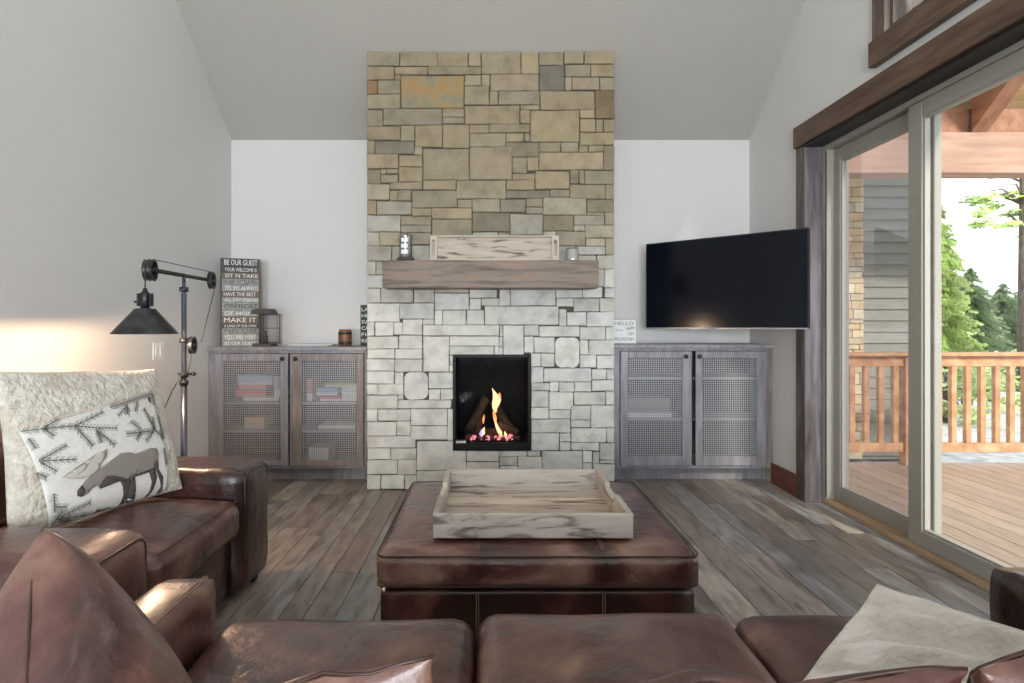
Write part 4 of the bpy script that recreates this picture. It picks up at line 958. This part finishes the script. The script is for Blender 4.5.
# ------------------------------------------------------------------ sofa (faces the fireplace, seen from behind)
so = thing('leather_sofa', 'three seat brown leather sofa in the foreground seen from behind', 'sofa', (.3, .95, 0))
SX0, SX1 = -.650, 1.240
for a, b, sd in ((SX0 - .14, SX0 - .002, 1), (SX1 + .002, SX1 + .15, 2)):
    mb = MB(); soft(mb, (a, .50, .035), (b, 1.372 if sd == 1 else 1.43, .600), r=.025, n=12, puff=(.004, .006, .008), noise_amp=.006, nscale=8, seed=sd)
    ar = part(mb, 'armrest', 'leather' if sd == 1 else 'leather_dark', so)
    mb = MB()
    for dx in (.006, .014): xx = b - dx - .012 if sd == 1 else a + dx + .012; mb.tube([(xx, .60 + .75 * i / 12, .6055) for i in range(13)], .0016, 4)
    part(mb, 'stitching', 'stitch', ar)
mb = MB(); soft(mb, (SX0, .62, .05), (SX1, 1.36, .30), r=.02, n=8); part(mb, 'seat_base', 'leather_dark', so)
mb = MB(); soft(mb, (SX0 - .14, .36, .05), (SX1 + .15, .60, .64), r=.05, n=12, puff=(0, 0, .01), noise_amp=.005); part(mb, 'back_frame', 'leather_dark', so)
for k, (a, b, yf, pf) in enumerate(((SX0 + .004, -.040, 1.405, .020), (-.034, .592, 1.425, .032), (.600, SX1 - .004, 1.425, .012))):
    mb = MB(); soft(mb, (a, .66, .302), (b, yf + .012, .488 if k < 2 else .484), r=.05, n=18, puff=(.0, .014, pf), noise_amp=.008, nscale=5, seed=k * 5)
    sc2 = part(mb, 'seat_cushion', 'leather', so)
def back_cushion(xa, xb, zl, zr, seed):
    mb = MB(); yt, ybm = .74, .86
    f, n_ = pillow_surface((xa, yt, zl), (xb, yt, zr), (xb, ybm, .475), (xa, ybm, .475), .045, .09, .10, .40)
    f0 = f
    def f(u, v, side, f0=f0): p = f0(u, v, side); return p + noise.noise_vector(p * 7 + Vector((seed, 0, 0))) * .022 + noise.noise_vector(p * 18) * .006
    pillow(mb, f, 30, nz=.006, ns=16); o = part(mb, 'back_cushion', 'leather', so)
    mb = MB(); mb.tube(outline(f, 16, .995), .003, 6, closed=True); part(mb, 'piping', 'piping', o)
back_cushion(SX0 + .02, -.075, .63, .765, 1)
back_cushion(.005, .615, .725, .755, 2)
back_cushion(.63, SX1 - .02, .765, .80, 3)
# loose leather pillow at the left arm
mb = MB()
A = Vector((-.628, .80, .914)); B = Vector((-.458, .575, .73)); C = Vector((-.465, .86, .60))
Dd = B + (C - A); f, n_ = pillow_surface(A, C, Dd, B, .17, .085, .02, .42)
lpw = thing('leather_pillow', 'big brown leather throw pillow propped against the left arm of the sofa', 'pillow', tuple((A + Dd) / 2 - Vector((0, 0, .2))))
pillow(mb, f, 34, nz=.010, ns=7); part(mb, 'pillow_cover', 'leather', lpw)
mb = MB(); mb.tube(outline(f, 16, .998), .0022, 6, closed=True); part(mb, 'piping', 'piping', lpw)
# cream throw bunched on the right seat
mb = MB(); n = 40
A = Vector((.83, 1.22, .645)); L_ = Vector((.55, 1.05, .515)); R_ = Vector((1.19, 1.11, .555)); Q = Vector((.90, .92, .51))
rows_ = []; bot = []
for i in range(n + 1):
    r1 = []; r2 = []
    for j in range(n + 1):
        u, v = i / n, j / n
        p = (A * (1 - u) + R_ * u) * (1 - v) + (L_ * (1 - u) + Q * u) * v
        wv = .026 * math.sin((u * 2.2 + v * 7.5) * 3.1 + 1.5 * noise.noise(p * 6)) + .010 * noise.noise(p * 9)
        e = min(u, v, 1 - u, 1 - v)
        p = p + Vector((0, 0, wv * min(1, e * 6))) + noise.noise_vector(p * 16) * .004
        r1.append(mb.v(p)); 
    rows_.append(r1)
for i in range(n):
    for j in range(n): mb.face([rows_[i][j], rows_[i + 1][j], rows_[i + 1][j + 1], rows_[i][j + 1]], 0, True)
rim = [rows_[i][0] for i in range(n)] + [rows_[n][j] for j in range(n)] + [rows_[i][n] for i in range(n, 0, -1)] + [rows_[0][j] for j in range(n, 0, -1)]
ctr = (A + L_ + R_ + Q) / 4
prev = rim
for step, (ins, zf) in enumerate(((-.006, .85), (-.002, .4), (.02, 0))):
    nr_ = []
    for v in rim:
        d = ctr - v.co; d.z = 0; d = d.normalized() * ins; z_ = .478 + (v.co.z - .012 - .478) * zf
        nr_.append(mb.v((v.co.x + d.x, v.co.y + d.y, z_)))
    m_ = len(rim)
    for k in range(m_): mb.face([prev[k], prev[(k + 1) % m_], nr_[(k + 1) % m_], nr_[k]], 0, True)
    prev = nr_
mb.face(prev[::-1])
th = mb.build('throw_blanket', 'throw', loc=(.85, 1.05, .478)); tag(th, 'cream woven throw blanket bunched on the right sofa seat', 'blanket')
# ------------------------------------------------------------------ outside
mb = MB(); x = XO + .02
while x < 9:
    k = random.uniform(.9, 1.1); mb.c = (k, k, k, 1); mb.box((x, -2.5, -.075), (x + .136, 5.16, -.045), bev=.003); x += .142
mb.c = (1, 1, 1, 1); mb.box((XO, -2.5, -.25), (9, 5.14, -.08)); struct(mb, 'deck', ['deck'])
rl = thing('deck_railing', 'orange cedar deck railing with square balusters outside the glass door', 'railing', (5, 5.1, -.045))
mb = MB(); mb.box((2.75, 5.02, .925), (8.9, 5.17, .955), bev=.005); part(mb, 'cap_rail', 'cedar', rl)
mb = MB(); mb.box((2.75, 5.075, .83), (8.9, 5.115, .925), bev=.004); part(mb, 'top_rail', 'cedar', rl)
mb = MB(); mb.box((2.75, 5.075, .065), (8.9, 5.115, .15), bev=.004); part(mb, 'bottom_rail', 'cedar', rl)
x = 2.83
while x < 8.6:
    if min(abs(x - 3.72), abs(x - 5.7), abs(x - 7.6)) > .07:
        mb = MB(); mb.box((x - .024, 5.073, .15), (x + .024, 5.117, .83), bev=.003); part(mb, 'baluster', 'cedar', rl)
    x += .1295
for x in (3.72, 5.7, 7.6):
    mb = MB(); mb.box((x - .045, 5.05, -.045), (x + .045, 5.14, .925), bev=.004); part(mb, 'post', 'cedar', rl)
# porch roof
pr = thing('porch_roof', 'timber porch roof with sloping rafters over the deck', 'roof', (5.2, 5.1, 2.5))
mb = MB(); mb.box((XO + .01, 5.02, 2.60), (9, 5.18, 2.90), bev=.004); mb.box((XO + .01, 5.0, 2.535), (9, 5.20, 2.60), bev=.003); part(mb, 'beam', 'beam', pr)
for x in (3.05, 4.30, 5.55, 6.8, 8.05):
    mb = MB(); mb.prism([(5.018, 2.90), (2.6, 2.90 + 2.418 * SL), (2.6, 3.14 + 2.56 * SL), (5.018, 3.14 + .142 * SL)], 'x', x - .07, x + .07); part(mb, 'rafter', 'rafter', pr)
mb = MB(); mb.prism([(5.5, 3.142 - .34 * SL), (2.4, 3.142 + 2.76 * SL), (2.4, 3.20 + 2.76 * SL), (5.5, 3.2 - .34 * SL)], 'x', XO + .01, 9.2); part(mb, 'board_ceiling', 'soffit', pr)
mb = MB(); mb.box((XO + .01, 5.06, 2.905), (9, 5.10, 3.12)); part(mb, 'blocking', 'rafter', pr)
for x in (5.7, 8.2):
    mb = MB(); mb.box((x - .08, 5.2, -.3), (x + .08, 5.36, 2.9), bev=.006); part(mb, 'column', 'beam', pr)
# house wing
hw = thing('house_wing', 'wing of the house with grey green siding and a stone corner pier', 'building', (4.3, 6.4, -.3))
mb = MB(); mb.box((4.12, 6.36, -.3), (4.93, 9.5, 4.2)); part(mb, 'wall_core', 'siding', hw)
mb = MB(); z = -.25
while z < 4.1: mb.prism([(6.36, z), (6.325, z), (6.345, z + .125), (6.36, z + .125)], 'x', 4.12, 4.93); z += .125
part(mb, 'siding_boards', 'siding', hw)
mb = MB(); mb.c = (.4, .36, .28, 1); mb.box((3.30, 6.32, -.3), (4.115, 9.5, 4.2)); z = -.28
while z < 4.1:
    h = random.uniform(.05, .13); x = 3.30
    while x < 4.11:
        w = random.uniform(.1, .28); x1 = min(x + w, 4.115); c = random.choice([(.72, .58, .36), (.80, .66, .42), (.66, .55, .38), (.70, .52, .30), (.76, .68, .50)]); mb.c = (*c, 1)
        if x1 - x > .02: mb.box((x + .003, 6.28 + random.uniform(0, .015), z + .003), (x1 - .003, 6.33, z + h - .003), bev=.005)
        x = x1
        if x > 4.10: break
    z += h
part(mb, 'stone_pier', 'ext_stone', hw)
# ground
mb = MB(); vs = {}
for i in range(41):
    for j in range(41):
        x = XO + .3 + 80 * (i / 40) ** 1.6 - 20 * 0; y = -6 + 90 * (j / 40) ** 1.5
        z = -.32 - .03 * max(0, y - 8) * .6 + .15 * noise.noise(Vector((x * .2, y * .2, 0))) * min(1, max(0, (y - 5) / 5))
        vs[i, j] = mb.v((x, y, z))
for i in range(40):
    for j in range(40):
        y = vs[i, j].co.y; mb.face([vs[i, j], vs[i + 1, j], vs[i + 1, j + 1], vs[i, j + 1]], 0 if y < 12 else 1, True)
struct(mb, 'ground', ['gravel', 'grass'])
def at(pxx, d): return (pxx - 491) / 570 * d
# landscape bits
o = MB(); o.prism([(at(975, 16), -.9), (at(1060, 16), -.9), (at(1060, 16), .05), (at(1003, 16), -.12), (at(975, 16), .1)], 'y', 16, 16.5); o = o.build('retaining_wall', 'fence', loc=(at(1000, 16), 16.2, -.8)); tag(o, 'grey retaining wall beyond the deck railing', 'wall')
for k, (p, d, L2, lb) in enumerate(((1075, 9.0, .9, 'pale felled log lying nearest beyond the railing'), (1010, 11.3, 1.6, 'pale log behind the nearest one in the yard'))):
    mb = MB(); x = at(p, d); pts = [(x - L2 / 2 + L2 * i / 8, d + .3 * math.sin(i), -.36 + .03 * i) for i in range(9)]; mb.tube(pts, .14, 10)
    o = mb.build('log', mat_c('pale_log', (.6, .56, .48)) and M['c_pale_log'], loc=(x, d, -.4)); tag(o, lb, 'log', 'logs in the yard')
def conifer(p, d, ztop, rad, mat, label, seed):
    rn = random.Random(seed); x = at(p, d); z0 = -.5 - .018 * max(0, d - 8)
    t = thing('conifer_tree', label, 'tree', (x, d, z0), 'conifers beyond the deck')
    mb = MB(); mb.tube([(x, d, z0), (x, d, ztop)], .1, 8, rs=[rad * .09, .02]); part(mb, 'trunk', 'bark', t)
    mb = MB(); z = z0 + .5; H = ztop - z0
    while z < ztop:
        fr_ = 1 - (z - z0) / H; r = rad * fr_ ** .8 + .05; nb_ = 13 if fr_ > .15 else 6
        for k in range(nb_):
            a = rn.uniform(0, 6.28); rr = r * rn.uniform(.65, 1.1); dr = rr * .35
            ca, sa = math.cos(a), math.sin(a)
            for q in range(9):      # needle sprays along the branch
                s_ = (q + .6) / 9; cxp = x + ca * rr * s_; cyp = d + sa * rr * s_; czp = z - dr * s_ * s_ + rn.uniform(-.04, .04)
                wd = rr * .17 * (1.15 - s_) + .035; ln = rr * .17 + .03
                for w_ in (-1, 1):
                    ex = ca * ln * .7 - sa * wd * w_; ey = sa * ln * .7 + ca * wd * w_
                    mb.face([mb.v((cxp, cyp, czp)), mb.v((cxp + ex, cyp + ey, czp - wd * .55 - .02)), mb.v((cxp + ex * .5 + ca * ln * .3, cyp + ey * .5 + sa * ln * .3, czp + .03)) ], 0, False)
                mb.face([mb.v((cxp, cyp, czp)), mb.v((cxp + ca * ln * .6, cyp + sa * ln * .6, czp - wd * .9)), mb.v((cxp + ca * ln, cyp + sa * ln, czp))], 0, False)
        z += max(.10, r * .16)
    part(mb, 'foliage', mat, t, recalc=False)
def zt(y, d): return 1.2 + (325 - y) * d / 570
conifer(938, 13, zt(205, 13), 1.0, 'leaf2', 'tall yellow green conifer at the left edge of the view over the railing', 1)
conifer(970, 22, zt(268, 22), 1.7, 'leaf1', 'dark green pointed conifer seen above the middle of the railing', 2)
conifer(955, 30, zt(280, 30), 2.2, 'leaf2', 'paler conifer just left behind the dark pointed one', 3)
conifer(1003, 26, zt(283, 26), 2.0, 'leaf1', 'dark conifer next to the bare tree trunk', 4)
conifer(988, 34, zt(300, 34), 2.4, 'leaf2', 'lower light green conifer between two dark ones', 5)
conifer(1030, 30, zt(276, 30), 2.4, 'leaf1', 'dark conifer behind the bare tree trunk at the right edge', 6)
conifer(1230, 26, zt(240, 28), 2.4, 'leaf1', 'dark conifer farthest right past the bare trunk', 8)
conifer(915, 34, zt(255, 34), 2.6, 'leaf1', 'dark conifer half hidden behind the house wing', 9)
def leafy(p, d, z0, z1, rad, label, mat, seed, trunk_top, name='leafy_tree', cat='tree', nl=1500, size=.09, cx=0):
    rn = random.Random(seed); x = at(p, d); t = thing(name, label, cat, (x, d, -.5))
    mb = MB(); mb.tube([(x, d, -.55), (x + .03, d, trunk_top * .5), (x, d, trunk_top)], .1, 10, rs=[.13 * d / 14, .11 * d / 14, .05])
    for k in range(9):
        a = rn.uniform(2.2, 4.2); zz = rn.uniform(z0, z1); l = rad * rn.uniform(.5, 1)
        mb.tube([(x, d, zz - .3), (x + math.cos(a) * l * .5, d + math.sin(a) * l * .5, zz), (x + math.cos(a) * l, d + math.sin(a) * l, zz - .05)], .01, 5, rs=[.03, .018, .006])
    part(mb, 'trunk', 'bark', t); mb = MB()
    cl_ = [Vector((x + cx + rn.uniform(-1, 1) * rad, d + rn.uniform(-1, 1) * rad * .6, rn.uniform(z0, z1))) for _ in range(26)]
    for _ in range(nl):
        c = rn.choice(cl_); p_ = c + Vector((rn.gauss(0, .22), rn.gauss(0, .2), rn.gauss(0, .09))) * rad * .55; s_ = size * rn.uniform(.6, 1.3)
        a = Vector((rn.gauss(0, 1), rn.gauss(0, 1), rn.gauss(0, .5))).normalized() * s_; b = a.orthogonal().normalized() * s_ * .5
        mb.face([mb.v(p_ - a), mb.v(p_ + b), mb.v(p_ + a), mb.v(p_ - b)], 0, False)
    part(mb, 'foliage', mat, t, recalc=False)
leafy(1023, 14, zt(232, 14), zt(180, 14) + .6, 1.0, 'slim tree trunk with loose yellow green leaves at the right edge', 'leaf3', 11, 6.5, cx=-.2)
for k, (p, d, lb) in enumerate(((946, 9, 'leafy green shrub beside the house wing behind the railing'), (966, 10, 'green shrub in the middle behind the balusters'), (1012, 15, 'green shrub in front of the retaining wall'))):
    leafy(p, d, -.25, .55, .8, lb, 'leaf2', 20 + k, .3, 'shrub', 'shrub', 900, .06)
# ------------------------------------------------------------------ lights
def area(name, loc, rot, sx, sy, power, col):
    l = bpy.data.lights.new(name, 'AREA'); l.shape = 'RECTANGLE'; l.size = sx; l.size_y = sy; l.energy = power; l.color = col
    o = bpy.data.objects.new(name, l); COL.objects.link(o); o.location = loc; o.rotation_euler = rot; return o
for i, x in enumerate((-.975, .975)): area('rear_fill_light', (x, YR + .01, 1.35), (R(90), 0, 0), 1.4, 1.65, 155, (.88, .94, 1))  # unseen area lamps added to brighten the room from behind
# unseen ceiling cans, added as soft top fill
for i, (x, y) in enumerate(((-1.1, 2.6), (1.1, 2.6), (-1.1, 0), (1.1, 0), (-1.1, -2.6), (1.1, -2.6))):
    z = cz(y) - .015; sl = -math.atan(SL) if y > RY else math.atan(.35)
    cn = thing('fill_can', 'added round fill light, unseen, in the sloped ceiling', 'ceiling light', (x, y, z), 'added ceiling fill lights')
    mb = MB(); mt = Matrix.Translation((x, y, z)) @ Matrix.Rotation(sl, 4, 'X')
    mb.lathe([(.055, 0), (.08, -.004), (.08, .012), (.055, .012), (.055, 0)], n=28, mt=mt); part(mb, 'trim_ring', 'white', cn)
    mb = MB(); mb.lathe([(.0001, .006), (.054, .006), (.054, .010), (.0001, .010)], n=28, mt=mt); part(mb, 'lens', plain('fill_can_lens', (1, .9, .75), .5, emit=(1, .9, .75), es=6), cn)
    l = bpy.data.lights.new('recessed', 'AREA'); l.shape = 'DISK'; l.size = .12; l.energy = 5; l.color = (1, .96, .90)  # fill lamp added below each unseen can
    o = bpy.data.objects.new('fill_can_lamp', l); COL.objects.link(o); o.location = (x, y, z - .03); o.rotation_euler = (0, 0, 0)
l = bpy.data.lights.new('floor_lamp_bulb', 'POINT'); l.energy = 34; l.color = (1, .66, .42); l.shadow_soft_size = .03
o = bpy.data.objects.new('floor_lamp_bulb', l); COL.objects.link(o); o.location = (SX, SY, SZ + .0); 
l = bpy.data.lights.new('sun', 'SUN'); l.energy = 3.2; l.angle = R(6); l.color = (1, .93, .82)
o = bpy.data.objects.new('sun', l); COL.objects.link(o); o.rotation_euler = Vector((-.25, 1, -.62)).to_track_quat('-Z', 'Y').to_euler()
# daylight that comes in through the sliding door
w = bpy.data.worlds.new('sky'); SC.world = w; w.use_nodes = True; nt = w.node_tree; bg = nt.nodes['Background']
tc = N(nt, 'ShaderNodeTexCoord'); sp = N(nt, 'ShaderNodeSeparateXYZ'); nt.links.new(tc.outputs['Generated'], sp.inputs[0])
cr = N(nt, 'ShaderNodeValToRGB'); e = cr.color_ramp.elements; e[0].position = 0; e[0].color = (1, 1, 1, 1); e[1].position = .9; e[1].color = (.62, .78, 1, 1)
nt.links.new(sp.outputs['Z'], cr.inputs['Fac']); nt.links.new(cr.outputs[0], bg.inputs['Color']); bg.inputs['Strength'].default_value = 1.5
# ------------------------------------------------------------------ camera
cam = bpy.data.cameras.new('camera'); co = bpy.data.objects.new('camera', cam); COL.objects.link(co)
co.location = (0, 0, 1.2); co.rotation_euler = (R(90), 0, 0); cam.sensor_width = 36; cam.sensor_fit = 'HORIZONTAL'; cam.lens = 36 * 570 / 1024
cam.shift_x = (512 - 491) / 1024; cam.shift_y = -(341.5 - 325) / 1024; cam.clip_start = .02; cam.clip_end = 300
SC.camera = co
vs_ = SC.view_settings; vs_.view_transform = 'Standard'; vs_.look = 'None'; vs_.exposure = .55; vs_.gamma = 1; vs_.use_curve_mapping = False
